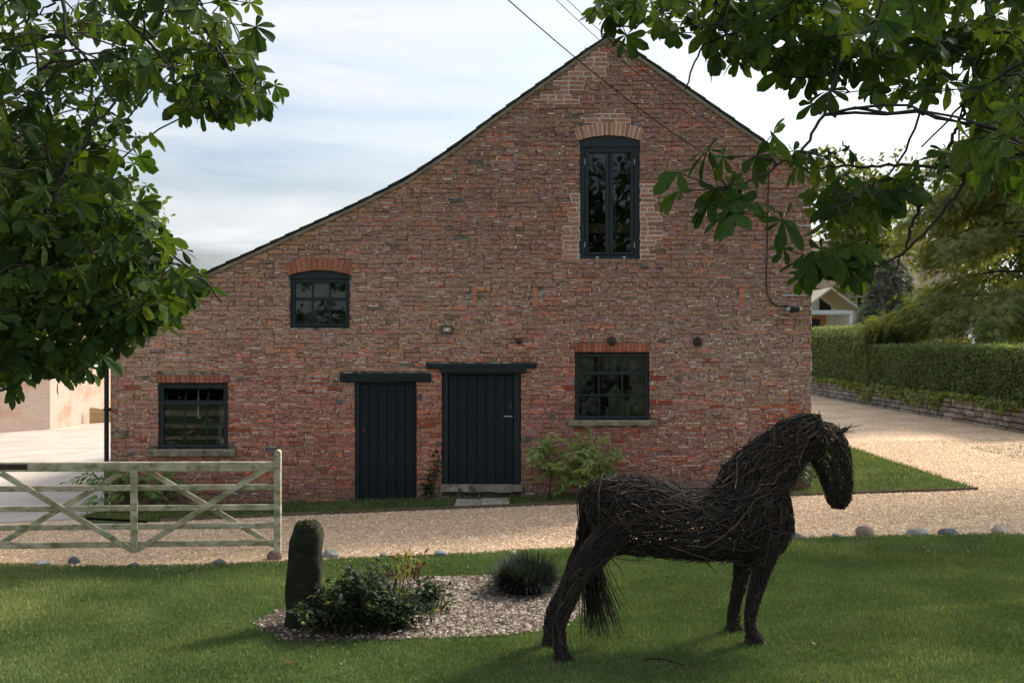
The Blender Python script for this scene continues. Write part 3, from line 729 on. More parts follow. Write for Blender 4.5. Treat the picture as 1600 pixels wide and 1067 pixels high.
# joinery ---------------------------------------------------
def pane(par, x0, x1, z0, z1, y, m, tilt=0.):
    mb = MB(); mb.box(x0, x1, y, y+.004, z0, z1, .0005)
    return mb.build('pane', m, par)
def window(label, fx0, fx1, fy0, fy1, fw, xb, yb, thick_rows, m, arch_rise=0., head=0., yrec=.05, sash=None):
    x0, x1, z1, z0 = WX(fx0), WX(fx1), WZ(fy0), WZ(fy1)
    y0, y1 = YW+yrec, YW+yrec+.07
    fr = MB(); w = fw/100.
    fr.box(x0+.003, x0+w, y0, y1, z0, z1, .005); fr.box(x1-w, x1-.003, y0, y1, z0, z1, .005)
    fr.box(x0+w+.001, x1-w-.001, y0+.002, y1, z1-w, z1-.002, .005); fr.box(x0-.004, x1+.004, y0-.03, y1, z0, z0+.05, .008)
    wn = fr.build('window', MT['paint'], barn)
    if head:
        hm = MB(); L = x1-x0; n_ = 16; rad = (L*L/4+arch_rise**2)/(2*arch_rise); V = []
        for i in range(n_+1):
            t = -L/2+L*i/n_; zt = z1+arch_rise-rad+math.sqrt(rad*rad-t*t)+head-.003
            xx = (x0+x1)/2+t
            V += [(xx, y0-.016, z1+.001), (xx, y0-.016, zt), (xx, y1, z1+.001), (xx, y1, zt)]
        Q = []
        for i in range(n_):
            a = i*4; b = a+4; Q += [(a, b, b+1, a+1), (a+1, b+1, b+3, a+3), (a, a+2, b+2, b)]
        hm.add(V, None, Q); hm.build('arched_head', MT['paint'], wn)
    ex = [x0+w]+[WX(v) for v in xb]+[x1-w]; ez = [z0+.05]+[WZ(v) for v in yb][::-1]+[z1-w]
    for v in xb:
        m_ = MB(); m_.box(WX(v)-.013, WX(v)+.013, y0+.015, y1-.01, z0+.05, z1-w, .006); m_.build('glazing_bar', MT['paint'], wn)
    for v in yb:
        th = .028 if v in thick_rows else .013
        m_ = MB(); m_.box(x0+w, x1-w, y0+(.004 if v in thick_rows else .012), y1-.012, WZ(v)-th, WZ(v)+th, .006); m_.build('transom' if v in thick_rows else 'glazing_bar', MT['paint'], wn)
    for a, b in zip(ex[:-1], ex[1:]):
        for c, d in zip(ez[:-1], ez[1:]):
            pane(wn, a+.004, b-.004, c+.004, d-.004, y0+.032+rb.uniform(0, .003), m)
    return wn
w2 = window('', 453, 546, 435, 511, 7, (487,514), (467,), (467,), MT['glass_dusty'], .085, .043)
w4 = window('', 898, 1015, 551, 655, 7, (936,973), (583,618), (583,), MT['glass_dusty'])
# lower left window: six fixed panes and a vent above that hangs open into the room
w1 = window('', 246, 356, 599, 700, 8, (286,321), (630,663), (630,), MT['glass_specked'])
for o_ in [c for c in w1.children if c.name.startswith('pane')]:
    zs_ = [v.co.z for v in o_.data.vertices]
    if min(zs_) > WZ(634): bpy.data.objects.remove(o_)
for o_ in [c for c in w1.children if c.name.startswith('glazing_bar')]:
    vs = o_.data.vertices
    if max(v.co.z for v in vs) > WZ(625):
        for v in vs:
            if v.co.z > WZ(632): v.co.z = WZ(632)
vt = MB(); zA, zB = WZ(627), WZ(608); yA, yB = YW+.10, YW+.24
xa_, xb_ = WX(255), WX(347)
vt.bar((xa_, yB, zB), (xb_, yB, zB), .03, .03); vt.bar((xa_, yA, zA), (xb_, yA, zA), .03, .03)
for v in (256, 286, 321, 346): vt.bar((WX(v), yA, zA), (WX(v), yB, zB), .026, .026, (1,0,0))
vent = vt.build('vent_sash', MT['paint'], w1)
mb = MB()
for a, b in ((257,285), (287,320), (322,345)):
    mb.add([(WX(a), yA, zA), (WX(b), yA, zA), (WX(b), yB, zB), (WX(a), yB, zB)], None, [(0,1,2,3)])
mb.build('pane', MT['glass_specked'], w1)
# tall hayloft window: two casements
w3 = window('', 906, 1000, 229, 404, 8, (), (), (), MT['glass_clear'], .085, .088)
for o_ in [c for c in w3.children if c.name.startswith('pane')]: bpy.data.objects.remove(o_)
ya, yb_ = YW+.062, YW+.11
for a, b in ((914.5,952.3), (953.0,991.5)):
    cs = MB(); z0, z1 = WZ(398), WZ(232.5)
    cs.box(WX(a), WX(a)+.055, ya, yb_, z0, z1, .006); cs.box(WX(b)-.055, WX(b), ya, yb_, z0, z1, .006)
    cs.box(WX(a)+.056, WX(b)-.056, ya+.001, yb_, z1-.055, z1, .006); cs.box(WX(a)+.056, WX(b)-.056, ya+.001, yb_, z0, z0+.045, .006)
    c_ = cs.build('casement', MT['paint'], w3)
    pane(c_, WX(a)+.05, WX(b)-.05, z0+.04, z1-.05, ya+.025, MT['glass_clear'])
    hx = WX(a)-.004 if a < 950 else WX(b)+.004
    for zz in (WZ(252), WZ(382)):
        h_ = MB(); h_.box(hx-.006, hx+.006, ya-.012, ya, zz-.045, zz+.045, .002); h_.build('hinge', MT['grey_metal'], c_)
for v in (933, 975):
    h_ = MB(); h_.tube([(WX(v), YW+.0, WZ(401)), (WX(v), YW-.045, WZ(402)), (WX(v), YW-.05, WZ(405)), (WX(v), YW-.03, WZ(407)), (WX(v), YW-.012, WZ(419))], .006, 6)
    h_.tube([(WX(v)-.025, YW-.03, WZ(402.5)), (WX(v)+.025, YW-.03, WZ(402.5))], .012, 6)
    h_.build('window_stay', MT['grey_metal'], w3)
# stone sills
def stone_sill(a, b, c, d, yo):
    n_ = 14; V = []; Q = []
    for i in range(n_+1):
        t = i/n_; xx = WX(a)+(WX(b)-WX(a))*t; j = rb.uniform(-.006, .006); k_ = rb.uniform(-.008, .008)
        V += [(xx, YW-yo+j, WZ(c)+rb.uniform(-.003, .003)-.012), (xx, YW-yo+.012+j, WZ(c)+rb.uniform(-.003, .003)), (xx, YW+.09, WZ(c)+.006), (xx, YW-yo+.01+j, WZ(d)+k_), (xx, YW+.05, WZ(d)+k_)]
    for i in range(n_):
        p = i*5; q = p+5; Q += [(p, p+3, q+3, q), (p+1, p, q, q+1), (p+2, p+1, q+1, q+2), (p+3, p+4, q+4, q+3)]
    e = n_*5
    Q += [(0, 1, 2, 4), (e, e+4, e+2, e+1)]
    mb = MB(); mb.add(V, [(0, 4, 3), (e, e+3, e+4)], Q); mb.build('window_sill', MT['sill'], barn)
stone_sill(233, 368, 702, 711.5, .10); stone_sill(888, 1026, 656.5, 664, .10)

def plank_door(edges, py0, py1, y, frame, handle_fn):
    dm = MB()
    x0, x1 = WX(frame[0]), WX(frame[1]); z1, z0 = WZ(py0), WZ(py1)
    dm.box(x0+.004, WX(edges[0])-.002, y-.022, y+.08, z0, z1, .006); dm.box(WX(edges[-1])+.002, x1-.004, y-.022, y+.08, z0, z1, .006)
    dm.box(WX(edges[0])-.001, WX(edges[-1])+.001, y-.018, y+.08, z1-.028, z1-.001, .005)
    dr = dm.build('door', MT['paint'], barn)
    for a, b in zip(edges[:-1], edges[1:]):
        m_ = MB(); m_.box(WX(a)+.0035, WX(b)-.0035, y+rb.uniform(-.002, .002), y+.035, z0+rb.uniform(.002, .012), z1-.03, .007); m_.build('plank', MT['door_paint'], dr)
    m_ = MB(); m_.box(WX(edges[0]), WX(edges[-1]), y+.02, y+.05, z0+.02, z1-.03, .002); m_.build('backing', MT['door_paint'], dr)
    handle_fn(dr, y)
    return dr
def h1(dr, y):
    m_ = MB(); m_.box(WX(565.4), WX(569), y-.012, y, WZ(678), WZ(668), .003); m_.tube([(WX(567), y-.01, WZ(671)), (WX(567), y-.04, WZ(671)), (WX(567), y-.045, WZ(675))], .007); m_.build('handle', MT['iron'], dr)
def h2(dr, y):
    m_ = MB(); m_.box(WX(795.5), WX(799.5), y-.008, y, WZ(640), WZ(628), .003); m_.tube([(WX(797.5), y-.01, WZ(633)), (WX(797.5), y-.03, WZ(637))], .008); m_.build('lock_plate', MT['iron'], dr)
    m_ = MB(); m_.tube([(WX(800), y, WZ(651)), (WX(800), y-.04, WZ(651)), (WX(794), y-.05, WZ(650.5)), (WX(787), y-.05, WZ(650.5))], .009); m_.build('handle', MT['grey_metal'], dr)
plank_door([561, 575.5, 589.7, 604.1, 618.6, 633, 647.5], 597, 789, YW+.06, (554, 651), h1)
plank_door([700, 715, 729.8, 744.7, 759.6, 774.6, 789.6, 803], 582.5, 757, YW+.07, (690.5, 813.5), h2)
def lintel(a, b, c, d, yo, yi):
    """rough-hewn timber over a door"""
    n_ = 26; V = []; Q = []
    for i in range(n_+1):
        t = i/n_; xx = WX(a)+(WX(b)-WX(a))*t; j1, j2, j3 = noise1(t*9, a, 3)*.012, noise1(t*8, a+3, 3)*.012, noise1(t*10, a+5, 3)*.008
        V += [(xx, YW-yo+j3, WZ(d)+j1+.006), (xx, YW-yo+j3*.5, WZ(c)+j2-.010), (xx, YW-yo+.014, WZ(c)+j2), (xx, YW+yi, WZ(c)+j2), (xx, YW+yi, WZ(d)+j1), (xx, YW-yo+.014, WZ(d)+j1)]
    for i in range(n_):
        p = i*6; q = p+6
        for k in range(6): Q.append((p+k, p+(k+1) % 6, q+(k+1) % 6, q+k))
    e = n_*6; mb = MB(); mb.add(V, None, Q+[(0,5,4,3), (0,3,2,1), (e, e+3, e+4, e+5), (e, e+1, e+2, e+3)]); mb.build('lintel', MT['beam_paint'], barn)
lintel(532, 673, 583.2, 597, .028, .2); lintel(667, 838.5, 567.8, 575.3, .022, .2); lintel(688, 821, 575.6, 582.7, .04, .2)
# stone step and rough footing under the wide door
V = []; Q = []
n_ = 18
for i in range(n_+1):
    t = i/n_; xx = WX(688.5)+(WX(816.5)-WX(688.5))*t; j = noise1(t*7, 8)*.02; k_ = noise1(t*9, 9)*.02
    V += [(xx, YW-.03+j, WZ(757.5)), (xx, YW-.04+j, WZ(768)+k_), (xx, YW+.12, WZ(757)), (xx, YW+.06, WZ(768)+k_)]
for i in range(n_):
    p = i*4; q = p+4; Q += [(p, p+1, q+1, q), (p+2, p, q, q+2), (p+1, p+3, q+3, q+1)]
mb = MB(); mb.add(V, None, Q+[(0,2,3,1), (n_*4, n_*4+1, n_*4+3, n_*4+2)]); mb.build('door_step', MT['sill'], barn)
for a, b, c, d in ((690,715,768,776), (716,748,768.5,776), (749,779,768.5,776.5), (780,815,768,776), (690,731,776.5,787), (732,768,777,787), (769,815,777,787)):
    m_ = MB(); m_.box(WX(a), WX(b), YW-.005+rb.uniform(0, .02), YW+.2, WZ(d), WZ(c), .012, (.06,.05,.04), .003); m_.build('footing_stone', MT['rock'], barn)
# timbers seen through the hayloft window, loft floor
for a, b, c, d, yo in ((962,977,270,380,1.3), (880,1030,336,352,1.15), (960,1040,225,242,1.6)):
    m_ = MB(); m_.box(WX(a), WX(b), YW+yo, YW+yo+.14, WZ(d), WZ(c), .01); m_.build('timber', MT['oak'], barn)
m_ = MB(); m_.box(-1.2, XR-.05, YW+.35, D2-.1, WZ(420), WZ(416), .005); m_.build('loft_floor', MT['oak'], barn)

# fittings on the wall
cx_, cz_ = WX(698.5), WZ(515)
bl = thing('bulkhead_lamp', (cx_, YW, cz_), 'small rectangular black framed lamp fixed high on the wall between the doors', 'lamp')
m_ = MB(); m_.box(cx_-.088, cx_+.088, YW-.05, YW+.02, cz_-.058, cz_-.045, .004); m_.box(cx_-.088, cx_+.088, YW-.05, YW+.02, cz_+.045, cz_+.058, .004)
m_.box(cx_-.088, cx_-.076, YW-.05, YW+.02, cz_-.0445, cz_+.0445, .004); m_.box(cx_+.076, cx_+.088, YW-.05, YW+.02, cz_-.0445, cz_+.0445, .004); m_.build('frame', MT['black'], bl)
m_ = MB(); m_.box(cx_-.075, cx_+.075, YW-.036, YW+.01, cz_-.044, cz_+.044, .004); m_.build('lens', MT['beige'], bl)
m_ = MB(); m_.box(cx_-.03, cx_+.03, YW-.041, YW-.0365, cz_-.016, cz_+.016, .002); m_.build('light_element', MT['white'], bl)
def tie_plate(px, py, r, label):
    c = np.array((WX(px), YW, WZ(py))); t = thing('wall_tie_plate', tuple(c), label, 'wall plate', 'round iron wall tie plates')
    V = []; Q = []; T = []; n_ = 16
    for i in range(n_):
        a = 2*math.pi*i/n_; rr = r*(1+.06*math.sin(a*5))
        V += [(c[0]+rr*math.cos(a), YW+.02, c[2]+rr*math.sin(a)), (c[0]+rr*.95*math.cos(a), YW-.022, c[2]+rr*.95*math.sin(a)), (c[0]+rr*.5*math.cos(a), YW-.034, c[2]+rr*.5*math.sin(a))]
    V.append((c[0], YW-.036, c[2]))
    for i in range(n_):
        p = i*3; q = ((i+1) % n_)*3; Q += [(p, q, q+1, p+1), (p+1, q+1, q+2, p+2)]; T.append((p+2, q+2, n_*3))
    m_ = MB(); m_.add(V, T, Q); m_.build('plate', MT['iron'], t)
    m_ = MB(); m_.box(c[0]-.02, c[0]+.02, YW-.062, YW-.034, c[2]-.02, c[2]+.02, .005); m_.build('nut', MT['iron'], t)
tie_plate(956, 533, .075, 'round rusty wall tie plate directly above the lower right window')
tie_plate(1090, 534, .08, 'round rusty wall tie plate alone on bare brick right of the lower right window')
tie_plate(811, 534, .05, 'small dark wall tie plate above the wider door lintel')
cb = MB(); pts = [(1201,262), (1200,300), (1199,350), (1198,400), (1197,440), (1199,460), (1206,472), (1214,478), (1225,478)]
cb.tube(catmull([(WX(a), YW-.02, WZ(b)) for a, b in pts], 40), .009, 6)
tagged(cb.build('wall_cable', MT['black']), 'thin black cable running down the right part of the brick gable', 'cable')
fl = thing('floodlight', (WX(1238), YW, WZ(484)), 'small black floodlight at the lower end of the wall cable', 'lamp')
m_ = MB(); m_.tube([(WX(1225), YW+.01, WZ(478)), (WX(1230), YW-.10, WZ(481))], .014, 6); m_.build('bracket', MT['black'], fl)
m_ = MB(); m_.box(WX(1231), WX(1244), YW-.2, YW-.09, WZ(488.5), WZ(480), .012); m_.build('housing', MT['black'], fl)
m_ = MB(); m_.box(WX(1244.3), WX(1248), YW-.19, YW-.10, WZ(485.5), WZ(480.5), .004); m_.build('glass_front', MT['grey_metal'], fl)
m_ = MB(); m_.box(WX(1225.5), WX(1230.5), YW-.17, YW-.10, WZ(485.5), WZ(480.5), .004); m_.build('sensor', MT['grey_metal'], fl)
cc = thing('security_camera', (WX(1262), YW, WZ(455)), 'black dome camera at the right corner of the barn wall', 'camera')
V, Q = [], []
ang = np.linspace(0, 2*math.pi, 12, endpoint=False)
m_ = MB()
rings = [(0, .02), (.035, .05), (.05, .058), (.075, .05), (.10, .03), (.108, .004)]
VV = np.array([[(WX(1262)+r_*math.cos(a), YW-.02-d_, WZ(455)+r_*math.sin(a)) for a in ang] for d_, r_ in rings]).reshape(-1, 3)
QQ = [(i*12+j, i*12+(j+1) % 12, (i+1)*12+(j+1) % 12, (i+1)*12+j) for i in range(len(rings)-1) for j in range(12)]
m_.add(VV, None, QQ); m_.build('dome', MT['black'], cc)
m_ = MB(); m_.tube([(WX(1262), YW+.01, WZ(455)), (WX(1262), YW-.03, WZ(455))], .02, 8); m_.build('mount', MT['black'], cc)
for a, b, py, lab in ((1232,1266,353,'pale flat metal bar fixed high near the right corner of the gable'), (1221,1262,461.5,'thin grey conduit just below the dome camera')):
    m_ = MB(); m_.box(WX(a), WX(b), YW-.03, YW-.006, WZ(py)-.013, WZ(py)+.013, .004); tagged(m_.build('metal_bar', MT['grey_metal']), lab, 'bar')
m_ = MB(); wb = (WX(183), WX(200), WZ(682), WZ(671))
bx = thing('wall_box', (wb[0], YW, wb[2]), 'small weathered wooden box on the wall near the downpipe', 'box')
m_.box(wb[0], wb[1], YW-.12, YW+.02, wb[2], wb[3]-.02, .004); m_.build('body', MT['sill'], bx)
m_ = MB(); m_.box(wb[0]-.012, wb[1]+.012, YW-.14, YW+.02, wb[3]-.019, wb[3], .004); m_.build('lid', MT['sill'], bx)
dp = thing('downpipe', (XL-.05, YW-.02, GZ(XL)), 'black downpipe at the left corner of the barn', 'pipe')
m_ = MB(); m_.tube([(XL-.045, YW-.03, WZ(y_)) for y_ in np.linspace(520, 789, 12)], .036, 10); m_.build('pipe', MT['black'], dp)
for y_ in (560, 642, 735):
    m_ = MB(); m_.tube([(XL-.045, YW-.03, WZ(y_)), (XL-.045, YW-.03, WZ(y_)+.05)], .046, 10); m_.box(XL-.09, XL+.01, YW-.005, YW+.02, WZ(y_), WZ(y_)+.05, .004); m_.build('collar', MT['black'], dp)
# overhead cables
for k, ((ax, ay), (bx_, by_), far, lab) in enumerate((((705,-80), (1118,252), 9, 'lowest of the overhead cables, crossing the gable left of the hayloft window'),
        ((780,-88), (1122,212), 10, 'middle overhead cable running to the gable wall near the roof peak'), ((800,-86), (1130,206), 10.4, 'upper overhead cable running beside another towards the roof peak'))):
    a = P(ax, ay, far); b = np.array((WX(bx_), YW-.03, WZ(by_))); t = np.linspace(0, 1, 16)[:, None]
    pts = a+(b-a)*t; pts[:, 2] -= .12*4*(t*(1-t))[:, 0]; pts[:, 2] += .12*4*(.5*.5)*.0
    m_ = MB(); m_.tube(pts, .006 if k == 0 else .0038, 6)
    tagged(m_.build('overhead_cable', MT['cable']), lab, 'cable', 'overhead cables')
# things behind the lower left window
m_ = MB(); m_.box(WX(299), WX(301.2), YW+.30, YW+.32, WZ(656), WZ(602), .003); m_.box(WX(301.2), WX(305), YW+.30, YW+.32, WZ(656), WZ(654), .003)
tagged(m_.build('white_bracket', MT['white']), 'thin white upright bracket behind the lower left window', 'bracket')
el = thing('wooden_stand', (WX(335), YW+.55, GZ(-4.5)+.1), 'blue grey stand leaning behind the right panes of the lower left window', 'stand')
for a, b in (((327,695), (336,638)), ((345,695), (338,638))):
    m_ = MB(); p0 = np.array((WX(a[0]), YW+.5, WZ(a[1]))); p1 = np.array((WX(b[0]), YW+.5, WZ(b[1]))); m_.bar(p0+(p0-p1)*1.1, p1, .07, .03); m_.build('leg', MT['bluegrey'], el)
m_ = MB(); m_.box(WX(330), WX(350), YW+.46, YW+.5, WZ(668), WZ(664), .004); m_.build('shelf', MT['bluegrey'], el)
m_ = MB(); m_.box(WX(328), WX(352), YW+.5, YW+.53, WZ(660), WZ(636), .004); m_.build('board', MT['bluegrey'], el)
jr = MB(); rr = [(.0, .055), (.02, .06), (.05, .06), (.06, .045), (.065, .055), (.085, .055), (.088, .0)]
VV = np.array([[(WX(343)+r_*math.cos(a), YW+.22+r_*math.sin(a), WZ(696)+h_) for a in ang] for h_, r_ in rr]).reshape(-1, 3)
jr.add(VV, None, [(i*12+j, i*12+(j+1) % 12, (i+1)*12+(j+1) % 12, (i+1)*12+j) for i in range(len(rr)-1) for j in range(12)])
tagged(jr.build('jar', MT['white']), 'small white jar on the sill inside the lower left window', 'jar')

# ------------------------------------------------------------------ the field gate
GY = 11.42
def gpt(px, py, dy=0.): return P(px, py, GY)+np.array((0, dy, 0))
gate = thing('field_gate', tuple(gpt(212, 868)), 'weathered pale five-bar timber gate standing open on the gravel', 'gate')
def gbar(name, a, b, w, t, dy, up=(0,1,0)):
    m_ = MB(); m_.bar(gpt(*a, dy), gpt(*b, dy), w*GY/F, t, up, .006); return m_.build(name, MT['gate'], gate)
gbar('top_rail', (-260,729.5), (429,728.5), 14.5, .075, 0)
for ya_, yb2, w in ((764.5,760.5,9), (796,792,9), (825,820.5,9), (854,847.5,9.5)):
    gbar('rail', (-260,ya_+1.2), (429,yb2), w, .03, 0)
# the tall latch stile with a rounded head
m_ = MB(); x0, x1 = gpt(429,0)[0], gpt(439,0)[0]; z0, z1 = gpt(0,861)[2], gpt(0,707)[2]
V = []; prof_ = [(x0, z0), (x1, z0)]+[((x0+x1)/2+(x1-x0)/2*math.cos(a), z1+.034*math.sin(a)) for a in np.linspace(0, math.pi, 9)]
nn = len(prof_); V = [(x, GY-.04, z) for x, z in prof_]+[(x, GY+.04, z) for x, z in prof_]
mm = bpy.data.meshes.new('latch_stile'); mm.from_pydata([tuple(np.array(v)-LOC[gate.name]) for v in V], [], [list(range(nn)), list(range(nn, 2*nn))[::-1]]+[[i, i+nn, (i+1) % nn+nn, (i+1) % nn] for i in range(nn)])
mm.materials.append(MT['gate']); link('latch_stile', mm, gate)
gbar('middle_stile', (212,735), (212,862), 11, .028, -.052)
gbar('brace', (3,738), (208,858), 9, .026, -.034); gbar('brace', (216,858), (418,731), 9, .026, -.034)
gbar('brace', (-4,851), (196,735), 8.5, .026, .034); gbar('brace', (228,735), (428,853), 8.5, .026, .034)
gbar('brace', (-200,851), (-5,737), 9, .026, -.034)
m_ = MB(); m_.bar(gpt(-260,729,-.046), gpt(45,728.5,-.046), .06, .012, (0,1,0), .003); m_.build('hinge_strap', MT['iron'], gate)
for (a, b) in ((52,766), (109,797), (146,762), (153,824), (212,763), (212,794), (212,824), (284,762), (359,762), (308,795), (337,795), (264,823), (378,823), (412,724), (212,852)):
    m_ = MB(); c = gpt(a, b, -.052 if a != 212 else -.07); m_.tube([c+np.array((0,.02,0)), c, c-np.array((0,.006,0))], [.009, .009, .003], 6); m_.build('bolt', MT['grey_metal'], gate)
# hanging post beyond the left of the picture
m_ = MB(); c = gpt(-270, 0); m_.box(c[0]-.11, c[0]+.11, GY-.11, GY+.11, GZ(c[0])-.3, GZ(c[0])+1.35, .02)
tagged(m_.build('gate_post', MT['gate']), 'square timber post that the field gate hangs from, left of the picture', 'post')

# ------------------------------------------------------------------ stones
def rock(name, c, sx, sy, sz, col, label, cat='stone', group=None, seed=0, m='rock', cuts=2, parent=None, rough=.12):
    import bmesh
    bm = bmesh.new(); bmesh.ops.create_icosphere(bm, subdivisions=cuts+1, radius=1)
    r2 = np.random.default_rng(seed); off = r2.uniform(-10, 10, 3)
    dirs = r2.normal(0, 1, (9, 3)); dirs /= np.linalg.norm(dirs, axis=1, keepdims=True); lim = r2.uniform(.58, .9, 9)
    for v in bm.verts:
        p = np.array(v.co)
        for d_, l_ in zip(dirs, lim):
            k_ = p@d_
            if k_ > l_: p = p-d_*(k_-l_)*.92
        p = p*(1+rough*.5*math.sin(p[0]*3+off[0])*math.sin(p[1]*3.3+off[1])+rough*.3*math.sin(p[2]*7+off[2]))
        v.co = (p[0]*sx, p[1]*sy, max(p[2], -.6)*sz)
    me_ = bpy.data.meshes.new(name); bm.to_mesh(me_); bm.free(); me_.materials.append(MT[m])
    for p in me_.polygons: p.use_smooth = True
    a = me_.color_attributes.new('Col', 'FLOAT_COLOR', 'POINT'); a.data.foreach_set('color', np.tile(np.array((*col, 1), np.float32), len(me_.vertices)))
    o = link(name, me_, parent)
    o.location = c if parent is None else np.array(c)-root_loc(parent)
    o.rotation_euler = (0, 0, r2.uniform(-.4, .4))
    if label: tagged(o, label, cat, group)
    return o
EDGE = [(66,884,13,6,(.42,.40,.37),'small white stone half buried at the far left lawn edge'), (115,881,10,8,(.12,.13,.15),'dark blue grey stone at the lawn edge below the left half of the gate'),
 (208,886,9,6,(.14,.145,.15),'dark stone at the lawn edge just left of the middle gate stile'), (342,881,12,6,(.17,.16,.15),'grey brown stone at the lawn edge below the right half of the gate'),
 (428,874,12,10,(.19,.14,.11),'brown stone directly under the latch end of the gate'), (516,871,15,9,(.26,.25,.24),'grey rounded boulder just right of the standing stone'),
 (600,871,7,6,(.24,.23,.21),'small grey stone behind the red leaved seedling'), (687,870,13,7,(.24,.24,.24),'grey stone on the lawn edge behind the middle of the bed'),
 (801,867,8,5,(.36,.30,.25),'small tan stone on the lawn edge behind the dark grass tuft'), (1246,843,16,8,(.33,.27,.22),'tan boulder on the lawn edge right beside the horse chest'),
 (1309,840,9,6,(.34,.30,.26),'small tan stone between two boulders below the horse head'), (1350,836,16,11,(.30,.23,.18),'largest brown boulder on the lawn edge below the horse head'),
 (1435,836,19,7,(.30,.28,.25),'long flat grey stone on the right lawn edge'), (1481,835,14,7,(.16,.165,.17),'dark grey stone on the lawn edge beside the long flat one'), (1563,834,16,9,(.40,.33,.27),'pale tan boulder at the far right of the lawn edge')]
for i, (px, py, hw, hh, c, lab) in enumerate(EDGE):
    g = GP(px, py); s_ = g[1]/F
    rock('edge_stone', (g[0], g[1], g[2]+hh*.45*s_), hw*s_*1.05, hw*s_*.8, hh*s_*1.1, c, lab, 'stone', 'stones along the lawn edge', 20+i)
# standing stone
b = GP(471, 986); n_ = 22; ns = 18; V = []
ss = thing('standing_stone', tuple(b), 'tall dark mossy standing stone at the left end of the bed', 'stone')
out_ = [(0,28,29,0),(.12,29,28,0),(.3,27,27,1),(.5,26,26,1),(.7,24,26,2),(.82,23.5,26.5,2.5),(.86,20,27,4),(.92,17,26,6),(.97,14,22,6),(1.0,8,14,5)]
oo = np.array(out_)
for i in range(n_+1):
    t = i/n_; l_ = np.interp(t, oo[:, 0], oo[:, 1]); r_ = np.interp(t, oo[:, 0], oo[:, 2]); sh = 0
    hw, cxp = (l_+r_)/2*b[1]/F, (r_-l_)/2*b[1]/F
    for j in range(ns):
        a = 2*math.pi*j/ns; ca, sa = math.cos(a), math.sin(a)
        sq = (abs(ca)**7+abs(sa)**7)**(-1/7)
        k_ = 1+.05*math.sin(7*t+3*a)+.035*math.sin(19*t+5*a)+rb.uniform(-.02, .02)
        V.append((b[0]+cxp+hw*ca*sq*k_, b[1]+.13+.12*sa*sq*k_*(1-.25*t), b[2]-.06+(.97*t)*(1+.03*math.sin(a*2+1)*t)))
V.append((b[0], b[1]+.13, b[2]+.915)); top = len(V)-1
Q = [(i*ns+j, i*ns+(j+1) % ns, (i+1)*ns+(j+1) % ns, (i+1)*ns+j) for i in range(n_) for j in range(ns)]
m_ = MB(); m_.add(V, [(n_*ns+j, n_*ns+(j+1) % ns, top) for j in range(ns)], Q); m_.build('stone_body', MT['moss_stone'], ss, True)
V = []; n2 = 900
mossx = rng.normal(0, .09, n2); mossy = rng.normal(0, .07, n2); k = (np.abs(mossx) < .095) & (np.abs(mossy) < .08); mossx, mossy = mossx[k], mossy[k]
mp_ = np.stack([b[0]+.015+mossx, b[1]+.13+mossy, b[2]+.90-np.abs(mossx)*.35-np.abs(mossy)*.2+rng.uniform(0, .03, len(mossx))], 1)
dd = rng.normal(0, .012, (len(mp_), 3, 3)); VV = (mp_[:, None]+dd).reshape(-1, 3); ii = np.arange(len(mp_))*3
m_ = MB(); m_.add(VV, np.stack([ii, ii+1, ii+2], 1), None, (.03,.034,.009)); tagged(m_.build('moss', MT['leaf'], ss), kind='stuff')

# ------------------------------------------------------------------ leaves
def orient(n, d, up_noise=.5):
    """random frames with main axis d (n,3): returns X,Y,Z (n,3)"""
    d = d/np.linalg.norm(d, axis=1, keepdims=True)
    u = np.array((0, 0, 1.))+rng.normal(0, up_noise, (n, 3)); X = np.cross(d, u); X /= np.linalg.norm(X, axis=1, keepdims=True)+1e-9
    Z = np.cross(X, d); return X, d, Z
def leaf_shape(L, W, K=4, fold=.25, droop=.25, shape=None, ser=0., seed=0):
    """a single leaf along +Y with a folded midrib: verts, tris"""
    r2 = np.random.default_rng(seed)
    t = np.linspace(0, 1, K+1); w = np.interp(t, *(shape or ((0,.15,.45,.75,1), (.05,.55,1,.7,0))))*W
    zc = -droop*L*t**1.7
    V = []
    for i in range(K+1):
        j = 1+ser*r2.uniform(-1, 1)
        V += [(-w[i]*j, L*t[i], zc[i]+fold*w[i]), (0, L*t[i], zc[i]), (w[i]*j, L*t[i], zc[i]+fold*w[i])]
    T = []
    for i in range(K):
        a = i*3; b_ = a+3
        T += [(a, a+1, b_+1), (a, b_+1, b_), (a+1, a+2, b_+2), (a+1, b_+2, b_+1)]
    return np.array(V), np.array(T)
def scatter(mb, shape, pos, X, Y, Z, size, col):
    V, T = shape; n_ = len(pos); m_ = len(V)
    W = pos[:, None]+size[:, None, None]*(V[None, :, 0:1]*X[:, None]+V[None, :, 1:2]*Y[:, None]+V[None, :, 2:3]*Z[:, None])
    Tt = (T[None]+np.arange(n_)[:, None, None]*m_).reshape(-1, 3)
    mb.add(W.reshape(-1, 3), Tt, None, np.repeat(col, m_, 0))
def vary(c, n_, s=.25, hue=.15):
    return np.array(c)*rng.uniform(1-s, 1+s, (n_, 1))*np.stack([rng.uniform(1-hue, 1+hue*1.5, n_), np.ones(n_), rng.uniform(1-hue, 1+hue, n_)], 1)

